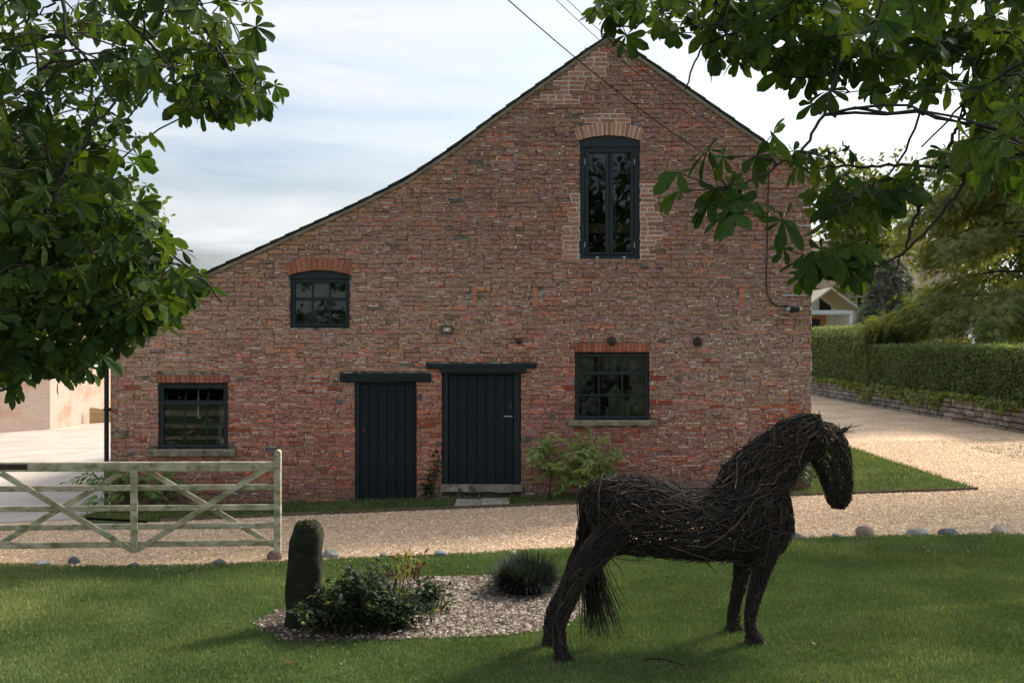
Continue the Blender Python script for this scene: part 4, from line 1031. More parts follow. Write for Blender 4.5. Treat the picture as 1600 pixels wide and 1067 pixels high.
# horse chestnut leaf: five to seven leaflets spread like a hand
def palmate(seed, K, nl=7, fine=True):
    r2 = np.random.default_rng(seed); Vs = []; Ts = []; n0 = 0
    angs = np.linspace(-128, 128, nl)+r2.normal(0, 6, nl)
    lens = np.interp(np.abs(angs), (0, 60, 130), (1., .88, .5))*r2.uniform(.88, 1.08, nl)
    sh = ((0,.12,.35,.6,.78,.9,1), (.05,.24,.62,.95,1,.62,0))
    for a, L in zip(angs, lens):
        V, T = leaf_shape(L, L*.215, K, .22, r2.uniform(.05, .62), sh, .07 if fine else 0, int(r2.integers(1e6)))
        if fine and r2.random() < .25:      # a bitten tip
            V[-3:] = V[-6:-3]*.97+V[-3:]*.03
        ar = R(a); c, s_ = math.cos(ar), math.sin(ar)
        tw = r2.normal(0, .5); ct, st = math.cos(tw), math.sin(tw)
        V = np.c_[V[:, 0]*ct+V[:, 2]*st, V[:, 1], -V[:, 0]*st+V[:, 2]*ct]
        V = np.c_[V[:, 0]*c+V[:, 1]*s_, -V[:, 0]*s_+V[:, 1]*c, V[:, 2]]
        Vs.append(V); Ts.append(T+n0); n0 += len(V)
    return np.vstack(Vs), np.vstack(Ts)
PALM = [palmate(50+i, 7, 7 if i % 3 else 5) for i in range(10)]
PALM_LOW = [palmate(90+i, 3, 5, False) for i in range(4)]
LEAF_COLS = [(.036,.074,.021), (.047,.088,.023), (.064,.110,.026), (.029,.060,.021)]
LEAF_MESH = []
for i, (V, T) in enumerate(PALM):
    for j in range(2):
        c = (LEAF_COLS[(i+j*2) % 4] if (i, j) != (3, 1) else (.07,.10,.026))
        V2 = V; LEAF_MESH.append(mesh_np('leaf', V2, T, MT['chest_leaf'], np.tile(np.array(c), (len(V), 1))))
def chestnut(name, base, trunk_top, label, limbs, regions, crown, n_crown, seed, avoid=True):
    """limbs: polylines of points; regions: (polygon in the photo, depth range, number of shoots)"""
    global rng
    rng_keep = rng; rng = np.random.default_rng(seed)
    t = thing(name, tuple(base), label, 'tree')
    m_ = MB(); tp = catmull([np.array(base)-np.array((0,0,.3)), np.array(base)*.5+np.array(trunk_top)*.5+np.array((.1,.05,0)), np.array(trunk_top)], 10)
    m_.tube(tp, np.linspace(.36, .20, 10)*np.concatenate([[1.35,1.1], np.ones(8)]), 12); m_.build('trunk', MT['bark'], t, True)
    nodes = []
    for lb, r0, r1 in limbs:
        c = catmull(lb, 26); wv = np.cumsum(rng.normal(0, .006, (24, 3)), 0); c[1:-1] += wv-np.linspace(0, 1, 24)[:, None]*wv[-1]
        m_ = MB(); m_.tube(c, np.linspace(r0, r1, 26), 7); m_.build('limb' if r0 > .04 else 'branch', MT['bark' if r0 > .03 else 'twig'], t, True)
        nodes.append(c)
    nodes = np.vstack(nodes)
    cl = []
    for poly, (d0, d1), k in regions:
        pa = np.array(poly); cnt = 0
        while cnt < k:
            px, py = rng.uniform(pa[:, 0].min(), pa[:, 0].max()), rng.uniform(pa[:, 1].min(), pa[:, 1].max())
            if inpoly(np.array([px]), np.array([py]), poly)[0]: cl.append(P(px, py-22, rng.uniform(d0, d1))); cnt += 1
    cl = np.array(cl)
    # twigs join each shoot to the nearest branch
    d = np.linalg.norm(cl[:, None]-nodes[None], axis=2)+np.maximum(0, nodes[None, :, 1]*0)
    nb = nodes[d.argmin(1)]; far = np.linalg.norm(cl-nb, axis=1)
    tt = np.linspace(0, 1, 7)[None, :, None]
    tw = nb[:, None]+(cl-nb)[:, None]*tt; tw[:, :, 2] += (np.sin(tt[..., 0]*math.pi)*.10*np.minimum(far, 1.5)[:, None]); tw[:, 1:-1] += rng.normal(0, .012, (len(cl), 5, 3))
    V, Q = tubes(tw, np.linspace(.0075, .0045, 7)[None]*np.ones((len(cl), 1)), 5)
    m_ = MB(); m_.add(V, None, Q)
    # leaves of each shoot
    LP = []; LD = []
    for c in cl:
        k = rng.integers(4, 7); a0 = rng.uniform(0, 6.28)
        for q in range(k):
            a = a0+q*6.28/k+rng.normal(0, .3); pl = rng.uniform(.07, .20)
            dr = np.array((math.cos(a), math.sin(a), rng.uniform(-.25, .35))); o_ = c+dr*pl
            LP.append(o_); LD.append(np.array((math.cos(a), math.sin(a), rng.uniform(-1.9, -.25)))); 
    LP = np.array(LP); LD = np.array(LD); n_ = len(LP)
    cc_ = np.repeat(cl, [0]*0 or 1, axis=0)
    near = cl[np.linalg.norm(LP[:, None]-cl[None], axis=2).argmin(1)]
    tt5 = np.linspace(0, 1, 4)[None, :, None]; pt = near[:, None]+(LP-near)[:, None]*tt5
    V, Q = tubes(pt, np.full((n_, 4), .0028), 4); m_.add(V, None, Q)
    tagged(m_.build('twigs', MT['twig'], t), kind='stuff')
    X, Yv, Z = orient(n_, LD, .55); size = rng.uniform(.085, .16, n_)
    px, py = proj(LP); vis = (px > -60) & (px < 1660) & (py > -60) & (LP[:, 1] > 1)
    show = size*F/np.maximum(LP[:, 1], .5)*vis
    order = np.argsort(-show); single = set(order[:300].tolist())
    mb = MB()
    for i in range(n_):
        if i in single and vis[i]:
            o = link('leaf', LEAF_MESH[int(rng.integers(len(LEAF_MESH)))], t)
            M3 = Matrix(((X[i][0], Yv[i][0], Z[i][0]), (X[i][1], Yv[i][1], Z[i][1]), (X[i][2], Yv[i][2], Z[i][2])))
            o.matrix_local = Matrix.Translation(Vector(LP[i]-LOC[t.name])) @ M3.to_4x4() @ Matrix.Scale(float(size[i]), 4)
    rest_ = np.array([i for i in range(n_) if not (i in single and vis[i])], int)
    if len(rest_):
        kinds = rng.integers(0, len(PALM), len(rest_))
        for q in range(len(PALM)):
            s_ = rest_[kinds == q]
            if len(s_): scatter(mb, PALM[q], LP[s_], X[s_], Yv[s_], Z[s_], size[s_], np.array(LEAF_COLS)[rng.integers(0, 4, len(s_))])
    # the rest of the crown, above and beside the picture
    cn, cr = np.array(crown[0], float), np.array(crown[1], float); pts = []
    while len(pts) < n_crown:
        u = rng.normal(0, 1, (4000, 3)); u /= np.linalg.norm(u, axis=1, keepdims=True); u = u*(rng.uniform(.25, 1, (4000, 1))**.45)
        lump = 1+.14*np.sin(u[:, :1]*7+seed)*np.sin(u[:, 1:2]*6+2)+.1*np.sin(u[:, 2:]*9)
        p = cn+u*cr*lump; qx, qy = proj(p); rad = 150.*3/np.maximum(np.abs(p[:, 1]), .6)
        inn = (p[:, 1] > .2) & (qx > -rad) & (qx < 1600+rad) & (qy > -rad) & (qy < 1067+rad)
        close = np.linalg.norm(p-np.array((0,0,H)), axis=1) < 2.2
        pts += list(p[~inn & ~close & (p[:, 2] > 1.9)])
    pts = np.array(pts[:n_crown]); a = rng.uniform(0, 6.28, n_crown)
    dv = np.stack([np.cos(a), np.sin(a), rng.uniform(-1.6, 0, n_crown)], 1); X, Yv, Z = orient(n_crown, dv, .5); kinds = rng.integers(0, 4, n_crown)
    for q in range(4):
        s_ = np.where(kinds == q)[0]; scatter(mb, PALM_LOW[q], pts[s_], X[s_], Yv[s_], Z[s_], rng.uniform(.2, .3, len(s_)), np.array(LEAF_COLS)[rng.integers(0, 4, len(s_))])
    tagged(mb.build('foliage', MT['chest_leaf'], t), kind='stuff')
    rng = rng_keep
    return t
def br(pts, d0, d1): 
    k = len(pts); return [P(a, b, d0+(d1-d0)*i/(k-1)) for i, (a, b) in enumerate(pts)]
LT = np.array((-6.6, 4.6, 5.2)); 
Lbr = [br([(-80,120), (0,190), (110,300), (200,400), (300,425), (345,470)], 6.2, 5.4), br([(20,-80), (30,0), (60,90), (70,200), (110,330), (130,450), (150,560)], 5.8, 5.6),
       br([(60,-60), (90,0), (95,60), (140,110), (180,160)], 5.2, 5.0), br([(130,-60), (170,0), (250,80), (310,150), (340,185)], 5.4, 5.0), br([(-60,230), (0,260), (60,300), (120,330), (180,400)], 6.5, 6.5),
       br([(-60,420), (0,450), (80,480), (160,520), (185,560)], 6.0, 5.6), br([(260,-70), (300,0), (335,60), (370,110), (390,165)], 5.3, 5.2), br([(-60,520), (20,530), (70,560), (90,590)], 5.8, 5.6)]
L_limbs = [([(-6.6,4.6,3.0), (-5.6,5.0,4.4), (-4.4,5.6,4.9), Lbr[0][0]], .13, .028), ([(-6.6,4.6,4.0), (-5.2,5.0,6.0), (-3.6,5.4,6.3), Lbr[1][0]], .12, .026),
           ([(-6.6,4.6,4.6), (-5,4.6,6.5), (-3,5,6.6), Lbr[3][0]], .12, .024), ([(-3,5,6.6), (-2.2,5.1,5.9), Lbr[6][0]], .04, .02), ([(-3.6,5.4,6.3), (-2.8,5.2,5.4), Lbr[2][0]], .04, .018),
           ([(-5.6,5.0,4.4), (-4.8,5.9,4.2), Lbr[4][0]], .05, .02), ([(-6.6,4.6,2.4), (-5.2,5.2,3.2), (-3.8,5.8,3.1), Lbr[5][0]], .09, .022), ([(-5.2,5.2,3.2), (-4,5.6,2.8), Lbr[7][0]], .04, .018)]
L_limbs += [(b_, .012, .005) for b_ in Lbr]
Lpoly = [(-40,-40), (335,-40), (365,35), (380,110), (385,185), (360,200), (330,175), (295,195), (280,235), (245,220), (205,220), (195,250), (205,310), (232,350), (240,400), (280,440), (300,470), (295,495), (255,515), (245,545), (215,540), (195,530), (170,570), (160,625), (115,610), (85,625), (60,610), (-40,625)]
Ledge = [(300,0), (350,30), (378,105), (385,190), (345,210), (310,185), (300,100)]
Lhole = [(160,140), (245,180), (245,235), (200,245), (160,215)]
Ldark = [(-40,230), (180,260), (205,330), (255,430), (255,495), (200,520), (-40,540)]
chestnut('chestnut_tree', (-6.6, 4.6, GZ(-6.6)), LT, 'leafy chestnut tree whose branches hang down on the left', L_limbs,
         [(Lpoly, (4.9, 6.6), 105), (Lpoly, (6.6, 8.0), 45), (Ldark, (5.2, 7.5), 70), (Ledge, (5.0, 5.8), 11), ([(-40,520), (180,540), (160,620), (90,620), (-40,625)], (5.2, 6.2), 14), ([(150,420), (280,440), (300,485), (245,530), (160,555)], (5.2, 6), 9)],
         ((-6.8, 3.6, 7.2), (4.6, 4.8, 4.0)), 600, 11)
Rbr = [br([(1478,-80), (1470,0), (1460,90), (1440,190), (1400,262), (1345,300), (1270,320)], 5.2, 5.0), br([(1465,262), (1380,258), (1310,266), (1275,262)], 5.1, 5.0), br([(1500,255), (1492,300), (1420,375), (1375,412), (1300,425)], 4.9, 4.7),
       br([(1310,100), (1285,165), (1255,232), (1190,275), (1130,292)], 4.4, 4.2), br([(1540,-80), (1535,0), (1540,60), (1510,160), (1498,250)], 5.0, 4.9), br([(1400,-80), (1380,0), (1350,80), (1310,110), (1240,120), (1170,90)], 4.8, 4.6),
       br([(1180,-90), (1120,-40), (1060,0), (1000,35), (965,40)], 5.0, 5.2), br([(1440,320), (1410,395), (1390,432)], 4.9, 4.8), br([(1640,60), (1560,120), (1500,170), (1440,230)], 4.4, 4.8), br([(1240,-80), (1210,0), (1160,50), (1110,70), (1070,140)], 4.9, 4.7)]
R_limbs = [([(8.2,6.2,3.4), (6.4,5.8,5.2), (4.4,5.4,5.4), Rbr[4][0]], .11, .014), ([(4.4,5.4,5.4), (3.2,5.3,5.1), Rbr[0][0]], .03, .010), ([(4.4,5.4,5.4), (3.0,5.0,5.0), Rbr[5][0]], .03, .010), ([(8.2,6.2,4.4), (5.6,5.4,6.2), (3.0,5.2,5.4), Rbr[9][0]], .09, .012),
           ([(3.0,5.2,5.4), (2.0,5.1,4.9), Rbr[6][0]], .025, .009), ([(8.2,6.2,2.8), (6,5,4), (4,4.5,4.2), Rbr[8][0]], .08, .012), ([P(1505,170,4.9), P(1490,220,5.0), Rbr[1][0]], .009, .008)]
R_limbs += [(b_, .009, .004) for b_ in Rbr]
chestnut('chestnut_tree', (8.2, 6.2, GZ(8.2)), (8.1, 6.2, 5.4), 'leafy chestnut tree whose branches hang in from the upper right', R_limbs,
         [([(940,20), (1000,-20), (1075,-20), (1060,40), (1010,80), (960,50)], (4.9, 5.4), 5), ([(1075,60), (1110,0), (1300,-30), (1330,80), (1240,160), (1190,130), (1120,110), (1080,130)], (4.3, 5.6), 27),
          ([(1300,-30), (1640,-30), (1640,230), (1560,240), (1430,170), (1330,120)], (4.4, 6.4), 45), ([(1105,335), (1150,265), (1200,260), (1200,315), (1150,365)], (4.15, 4.35), 4),
          ([(1250,255), (1300,225), (1420,235), (1500,260), (1450,320), (1330,350), (1270,340)], (4.6, 5.4), 8), ([(1255,430), (1310,400), (1380,400), (1330,440), (1270,460)], (4.6, 4.9), 5),
          ([(1260,360), (1330,330), (1350,370), (1290,395)], (4.8, 5.2), 2), ([(1260,110), (1330,90), (1350,190), (1290,230)], (4.6, 5.2), 5), ([(1530,160), (1640,160), (1640,330), (1560,290)], (3.6, 4.4), 6)],
         ((8.6, 6.0, 7.6), (5.0, 5.4, 4.2)), 600, 12)

# ------------------------------------------------------------------ other trees and shrubs
LEAF1 = leaf_shape(1, .34, 2, .25, .2); 
def broadleaf(name, base, h, cc_, cr, n_leaf, lsize, col, label, seed, clumps=45, trunk=.25, group=None, lowz=.8):
    global rng
    keep = rng; rng = np.random.default_rng(seed)
    t = thing(name, tuple(base), label, 'tree' if h > 3 else 'shrub', group)
    base = np.array(base, float); cc_ = np.array(cc_, float); cr = np.array(cr, float)
    u = rng.normal(0, 1, (clumps, 3)); u /= np.linalg.norm(u, axis=1, keepdims=True); cl = cc_+u*cr*(rng.uniform(.2, 1, (clumps, 1))**.5)*.85
    m_ = MB(); m_.tube(catmull([base-np.array((0,0,.2)), (base+cc_)/2+rng.normal(0, .1, 3)*trunk*2, cc_+np.array((0,0,cr[2]*.3))], 8), np.linspace(trunk*1.2, trunk*.3, 8), 8); m_.build('trunk', MT['bark'], t, True)
    st = base+(cc_-base)*rng.uniform(.5, 1.1, (clumps, 1)); tt = np.linspace(0, 1, 5)[None, :, None]
    lp = st[:, None]+(cl-st)[:, None]*tt; lp[:, 1:-1] += rng.normal(0, .04*cr.mean()/2, (clumps, 3, 3))
    V, Q = tubes(lp, np.linspace(trunk*.28, trunk*.06, 5)[None]*np.ones((clumps, 1)), 5); m_ = MB(); m_.add(V, None, Q); tagged(m_.build('limbs', MT['bark'], t), kind='stuff')
    per = n_leaf//clumps; k = rng.integers(0, clumps, per*clumps); r_ = cr.mean()*rng.uniform(.28, .45, clumps)[k]
    u = rng.normal(0, 1, (len(k), 3)); u /= np.linalg.norm(u, axis=1, keepdims=True); p = cl[k]+u*r_[:, None]*(rng.uniform(.1, 1, (len(k), 1))**.5)*np.array((1,1,.75))
    p = p[p[:, 2] > base[2]+.05]
    n_ = len(p); dv = rng.normal(0, 1, (n_, 3)); dv[:, 2] -= .5; X, Yv, Z = orient(n_, dv, .8)
    mb = MB(); scatter(mb, LEAF1, p, X, Yv, Z, lsize*rng.uniform(.7, 1.3, n_), vary(col, n_)); tagged(mb.build('crown', MT['leaf'], t), kind='stuff')
    rng = keep; return t
# behind the camera: what the window panes reflect
broadleaf('beech_tree', (3.5, -9, GZ(3.5)), 11, (3.6, -9, 7.2), (3.0, 2.6, 4.2), 3600, .26, (.04,.075,.018), 'broad leafy tree behind the viewer, mirrored in the hayloft window', 31)
broadleaf('beech_tree', (-7, -10, GZ(-7)), 5, (-7, -10, 2.2), (5, 2.5, 1.8), 4000, .26, (.04,.075,.018), 'broad leafy tree behind the viewer on the left, mirrored in the lower panes', 32)
broadleaf('beech_tree', (13.5, -6, GZ(13)), 5, (13.5, -9, 2.2), (4, 2.5, 1.8), 2500, .28, (.04,.075,.018), 'broad leafy tree behind the viewer on the far right', 33)
# right of the picture: its shade lies on the lawn and path
broadleaf('lime_tree', (13.4, 17.2, GZ(13.4)), 14, (12.8, 17.2, 8.6), (4.3, 5.2, 4.2), 2600, .26, (.045,.085,.02), 'broad leafy tree right of the picture that shades lawn and path', 34, 70)
# behind the outbuilding, and in the gardens beyond the hedge
broadleaf('garden_tree', (-21, 43, GZ(-21)), 10, (-21, 43, 7.5), (6.5, 4, 5), 9000, .34, (.13,.19,.035), 'yellow green tree behind the outbuilding on the left', 35)
broadleaf('garden_tree', (-26, 50, GZ(-26)), 9, (-26, 50, 6), (4, 3, 4), 5000, .34, (.11,.16,.035), 'smaller pale green tree behind the yard', 36)
broadleaf('garden_tree', (15.5, 62, GZ(15.5)), 10, (15.5, 62, 7.0), (3.4, 3, 4.2), 6500, .34, (.15,.19,.05), 'pale yellow green tree beyond the white framed shed', 37)
broadleaf('garden_tree', (30, 58, GZ(20)), 14, (30, 58, 9.5), (7, 5, 7), 9000, .4, (.12,.15,.035), 'yellow green tree behind the conifer at the right edge', 38)
broadleaf('garden_tree', (24, 66, GZ(20)), 12, (23.5, 66, 10), (4.5, 4, 6), 7000, .4, (.15,.17,.05), 'tall pale green tree rising between gable and conifer', 39)
broadleaf('garden_shrub', (17.6, 43, GZ(17.6)), 2.5, (17.6, 43, 2.6), (1.6, 1.2, 1.7), 3000, .13, (.09,.12,.07), 'grey green shrub behind the tall part of the hedge', 40, 16, .06, 'shrubs behind the hedge')
broadleaf('garden_shrub', (19.8, 45, GZ(19.8)), 2.5, (19.8, 45, 2.2), (1.4, 1.2, 1.0), 2500, .13, (.17,.18,.06), 'yellowish shrub just left of the blue pole', 41, 16, .06, 'shrubs behind the hedge')
broadleaf('garden_shrub', (18.6, 36, GZ(18.6)), 2.5, (18.4, 36, 2.2), (1.5, 1.2, 1.2), 3000, .13, (.08,.12,.045), 'mid green shrub below the conifer near the right edge', 42, 16, .06, 'shrubs behind the hedge')
broadleaf('garden_shrub', (16.3, 37, GZ(16)), 2.5, (16.5, 37, 1.9), (1.2, 1, .9), 2200, .13, (.13,.13,.05), 'olive shrub under the conifer beside the blue pole', 43, 14, .06, 'shrubs behind the hedge')

# conifer with drooping sprays
def conifer(base, h, rad, z0, label, seed, col):
    global rng
    keep = rng; rng = np.random.default_rng(seed); base = np.array(base, float)
    t = thing('conifer', tuple(base), label, 'tree')
    m_ = MB(); m_.tube([base+np.array((0,0,z)) for z in np.linspace(-.2, h, 9)], np.linspace(.32, .03, 9), 9); m_.build('trunk', MT['bark'], t, True)
    nb = 110; pts = []; ends = []; bp = []
    for i in range(nb):
        zf = rng.uniform(0, 1)**.9; zz = z0+(h-z0)*zf; L = rad*(1-zf)**.62*rng.uniform(.7, 1.12)+.35; a = rng.uniform(0, 6.28)
        st = base+np.array((0, 0, zz)); d = np.array((math.cos(a), math.sin(a), 0)); u = np.linspace(0, 1, 8)[:, None]
        c = st+d*L*u+np.array((0,0,1))*(L*(.22*u-.42*u*u)); bp.append(c)
        for q in range(int(170*L)):
            s_ = rng.uniform(.15, 1)**.7; k_ = s_*7; i0 = min(int(k_), 6); pt = c[i0]+(c[i0+1]-c[i0])*(k_-i0)
            sd = np.cross(d, (0,0,1.)); off = rng.normal(0, .16+.16*L*(1-s_)*.5)
            pts.append(pt+sd*off+np.array((0,0,rng.normal(-.12, .22)))); ends.append(d*.7+sd*np.sign(off)*rng.uniform(.2, .9)+np.array((0,0,rng.uniform(-1.3, -.05))))
    V, Q = tubes(np.array(bp), np.linspace(.05, .008, 8)[None]*np.ones((nb, 1)), 5); m_ = MB(); m_.add(V, None, Q); tagged(m_.build('boughs', MT['bark'], t), kind='stuff')
    Vs = []; Ts = []
    for k, (a, l_) in enumerate(((0,1), (-32,.75), (34,.7), (-58,.5), (60,.48), (14,.85), (-16,.9))):
        c, s_ = math.sin(R(a)), math.cos(R(a)); b0 = .1*k*.5
        Vs += [(-.022, b0, 0), (.022, b0, 0), (c*l_, b0+s_*l_*.8, -.16*l_), (c*l_*.6+.045*s_, b0+s_*l_*.5, -.04), (c*l_*.6-.045*s_, b0+s_*l_*.5, -.04)]
        q = k*5; Ts += [(q, q+1, q+3), (q, q+3, q+4), (q+4, q+3, q+2)]
    pts = np.array(pts); n_ = len(pts); X, Yv, Z = orient(n_, np.array(ends), .5); mb = MB()
    scatter(mb, (np.array(Vs), np.array(Ts)), pts, X, Yv, Z, rng.uniform(.18, .34, n_), vary(col, n_, .35, .2)); tagged(mb.build('crown', MT['leaf'], t), kind='stuff')
    rng = keep
conifer((16.6, 31.5, GZ(16.6)), 12.2, 5.0, 2.6, 'large conifer with drooping feathery boughs behind the hedge', 51, (.185,.215,.068))
conifer((16.4, 43, GZ(16.4)), 5.6, 1.5, 1.2, 'small blue grey conifer left of the large one behind the hedge', 52, (.17,.19,.14))

# ------------------------------------------------------------------ stone wall, hedge, ivy, garden things
HX = 11.75; HY0, HY1, HYS = 22.7, 60., 33.2
sw = thing('stone_wall', (HX, 30, GZ(HX)), 'low dry stone retaining wall below the clipped hedge', 'wall')
m_ = MB(); m_.box(HX+.05, HX+.5, HY0, HY1, GZ(HX)-.2, GZ(HX)+.60, .02); m_.build('core', MT['soil'], sw)
stones = []; zc = GZ(HX)-.06
for r_ in range(5):
    hh = (.15, .13, .145, .125, .12)[r_]; y = HY0+rb.uniform(0, .2)
    while y < HY1:
        w = rb.uniform(.18, .52)*(1.25 if r_ == 0 else 1); stones.append((y, y+w-.014, zc+.008, zc+hh-.006, w*hh/(y*y))); y += w
    zc += hh
stones.sort(key=lambda s_: s_[0]); stuffmb = MB()
for i, (a, b_, c, d, _) in enumerate(stones):
    t = rb.random(); col_ = np.array((.34,.28,.23) if a < 27 else (.27,.24,.205))*rb.uniform(.6, 1.3)
    ymin = rb.uniform(-.03, .02)
    m_ = MB() if i < 300 else stuffmb
    m_.box(HX+ymin, HX+.2, a, b_, c, d+rb.uniform(-.008, .004), .022, col_, .006)
    if i < 300: m_.build('stone', MT['wallstone'], sw)
if stuffmb.n: tagged(stuffmb.build('stonework', MT['wallstone'], sw), kind='stuff')
def hedge(label, y0, y1, z0, z1, n_, col, seed):
    t = thing('hedge', (HX+.7, (y0+y1)/2, GZ(HX)), label, 'hedge')
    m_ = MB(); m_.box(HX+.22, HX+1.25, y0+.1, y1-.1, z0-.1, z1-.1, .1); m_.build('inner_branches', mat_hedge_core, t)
    L, Hh, W = y1-y0, z1-z0, 1.3
    p = []
    f = rng.random(n_)
    yy = y0+L*rng.random(n_)**1.25; zz = z0+Hh*rng.random(n_); xx = HX+.10+W*rng.random(n_)
    face = np.where(f < .58, 0, np.where(f < .82, 1, 2))
    bump_ = .06*noise1(yy*1.3, seed)+.05*noise1(zz*2.+yy*.7, seed+1)
    X0 = np.where(face == 0, HX+.12+bump_+rng.normal(0, .035, n_), xx); Z0 = np.where(face == 1, z1+.05*noise1(yy*.9, seed+2)+rng.normal(0, .03, n_), zz); Y0 = np.where(face == 2, y0+rng.normal(0, .04, n_), yy)
    p = np.stack([X0, Y0, Z0], 1); dv = np.stack([-np.ones(n_)*.7, rng.normal(0, 1, n_), rng.normal(.1, .8, n_)], 1); X, Yv, Z = orient(n_, dv, .9)
    mb = MB(); scatter(mb, LEAF1, p, X, Yv, Z, rng.uniform(.05, .10, n_), vary(col, n_, .35, .2)); tagged(mb.build('foliage', MT['leaf'], t), kind='stuff')
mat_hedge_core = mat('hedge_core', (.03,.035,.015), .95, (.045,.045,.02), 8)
gh = GZ(HX)
hedge('clipped green hedge on the stone wall, its lower part nearest the viewer', HY0, HYS, gh+.58, gh+1.98, 34000, (.13,.18,.08), 61)
hedge('taller block of clipped hedge beside the right edge of the barn', HYS+.05, 50, gh+.5, gh+2.62, 28000, (.145,.20,.085), 62)
iv = thing('ivy', (HX, 33, gh+.5), 'bright ivy trailing over the top of the stone wall', 'ivy')
n_ = 4200; yy = HY0+.2+27*rng.random(n_)**1.1; dropm = np.clip(.34*(.35+noise1(yy*.9, 71)), 0, .5)+.04; zz = gh+.78-dropm*rng.random(n_)**.7*1.6; p = np.stack([np.full(n_, HX-.02)+rng.normal(0, .05, n_), yy, zz], 1)
dv = np.stack([-np.ones(n_)*.5, rng.normal(0, .6, n_), -rng.random(n_)], 1); X, Yv, Z = orient(n_, dv, .6); mb = MB()
scatter(mb, leaf_shape(1, .45, 2, .15, .1), p, X, Yv, Z, rng.uniform(.07, .13, n_), vary((.19,.235,.075), n_, .35, .25)); tagged(mb.build('leaves', MT['leaf'], iv), kind='stuff')

def frame_at(px0, px1, py0, py1, Y): 
    a = P(px0, py1, Y); b_ = P(px1, py0, Y); return a[0], b_[0], a[2], b_[2]
# white framed shed with an orange door
x0, x1, z0, z1 = frame_at(1262, 1333, 491, 530, 50); zg = GZ(16)
sh = thing('garden_shed', ((x0+x1)/2, 50, zg), 'white framed open fronted shed with orange wood door, behind the hedge', 'shed')
for a, b_ in ((x0, x0+.18), (x1-.18, x1)):
    m_ = MB(); m_.box(a, b_, 50, 50.18, zg, z1, .01); m_.build('post', MT['white'], sh)
m_ = MB(); m_.box(x0-.02, x1+.02, 49.98, 50.2, z1, z1+.2, .01); m_.build('beam', MT['white'], sh)
MT['orange_wood'] = mat('orange_wood', (.42,.15,.045), .7, (.5,.2,.07), 5); MT['tan_wall'] = mat('tan_wall', (.5,.42,.3), .8, (.55,.48,.36), 5)
m_ = MB(); m_.box(x0+.2, x0+1.3, 51.2, 51.3, zg, z1, .01); m_.build('door', MT['orange_wood'], sh)
m_ = MB(); m_.box(x0+.55, x0+1.0, 51.17, 51.2, z1-.75, z1-.2, .01); m_.build('window', MT['black'], sh)
m_ = MB(); m_.box(x0+1.31, x1, 51.2, 51.3, zg, z1, .01); m_.build('wall', MT['tan_wall'], sh)
m_ = MB(); m_.bar((x0-.3, 51.4, z1+.22), ((x0+x1)/2, 51.4, z1+1.3), 3.2, .08, (0,0,1)); m_.bar((x1+.3, 51.4, z1+.22), ((x0+x1)/2+.02, 51.4, z1+1.28), 3.2, .08, (0,0,1)); m_.build('roof', MT['tan_wall'], sh)
# pale house far behind
MT['render'] = mat('render', (.62,.58,.52), .9, (.7,.66,.6), 2); MT['roof_tile'] = mat('roof_tile', (.20,.14,.10), .9, (.28,.2,.15), 3)
hs = thing('pale_house', (25, 72, GZ(20)), 'pale rendered house mostly hidden behind the conifer', 'house')
m_ = MB(); m_.box(20, 32, 70, 77, GZ(20)-.3, 6.2, .02); m_.build('wall', MT['render'], hs)
m_ = MB(); m_.bar((26, 69.6, 6.1), (26, 73.5, 9.8), 12.6, .15, (0,0,1)); m_.bar((26, 77.4, 6.1), (26, 73.52, 9.78), 12.6, .15, (0,0,1)); m_.build('roof', MT['roof_tile'], hs)
for xx in (21.5, 24.2, 27.5, 30):
    for zz in (1.7, 4.5):
        m_ = MB(); m_.box(xx, xx+1.0, 69.95, 70.05, zz, zz+1.1, .01); w_ = m_.build('window', MT['white'], hs)
        m_ = MB(); m_.box(xx+.08, xx+.92, 69.92, 69.94, zz+.08, zz+1.02, .005); m_.build('pane', MT['black'], w_)
# white garden wall, blue pole, pale railing
x0, x1, z0, z1 = frame_at(1424, 1482, 517, 545, 48)
m_ = MB(); m_.box(x0, x1, 48, 48.2, GZ(19)-.2, z1, .02); m_.box(x0-.03, x1+.03, 47.96, 48.24, z1+.001, z1+.06, .01)
tagged(m_.build('garden_wall', MT['render']), 'white garden wall seen just above the hedge left of the blue pole', 'wall')
MT['blue'] = mat('blue', (.04,.12,.2), .5); a = P(1467, 545, 44)
m_ = MB(); m_.tube([(a[0], 44, GZ(18)), (a[0], 44, P(0, 495, 44)[2])], .05, 8); m_.tube([(a[0], 44, P(0, 495, 44)[2]), (a[0], 44, P(0, 494, 44)[2]+.02)], [.06, .02], 8)
tagged(m_.build('pole', MT['blue']), 'slim blue pole rising from behind the hedge', 'pole')
rl = thing('garden_railing', (19.5, 40, GZ(19)), 'low white railing above the hedge at the right edge of the picture', 'railing')
x0, x1, z0, z1 = frame_at(1556, 1680, 533, 547, 40)
m_ = MB(); m_.box(x0, x1, 40, 40.1, z1-.1, z1, .01); m_.build('rail', MT['white'], rl)
for xx in np.linspace(x0, x1-.1, 9):
    m_ = MB(); m_.box(xx, xx+.1, 40, 40.1, GZ(19), z1-.101, .01); m_.build('post', MT['white'], rl)

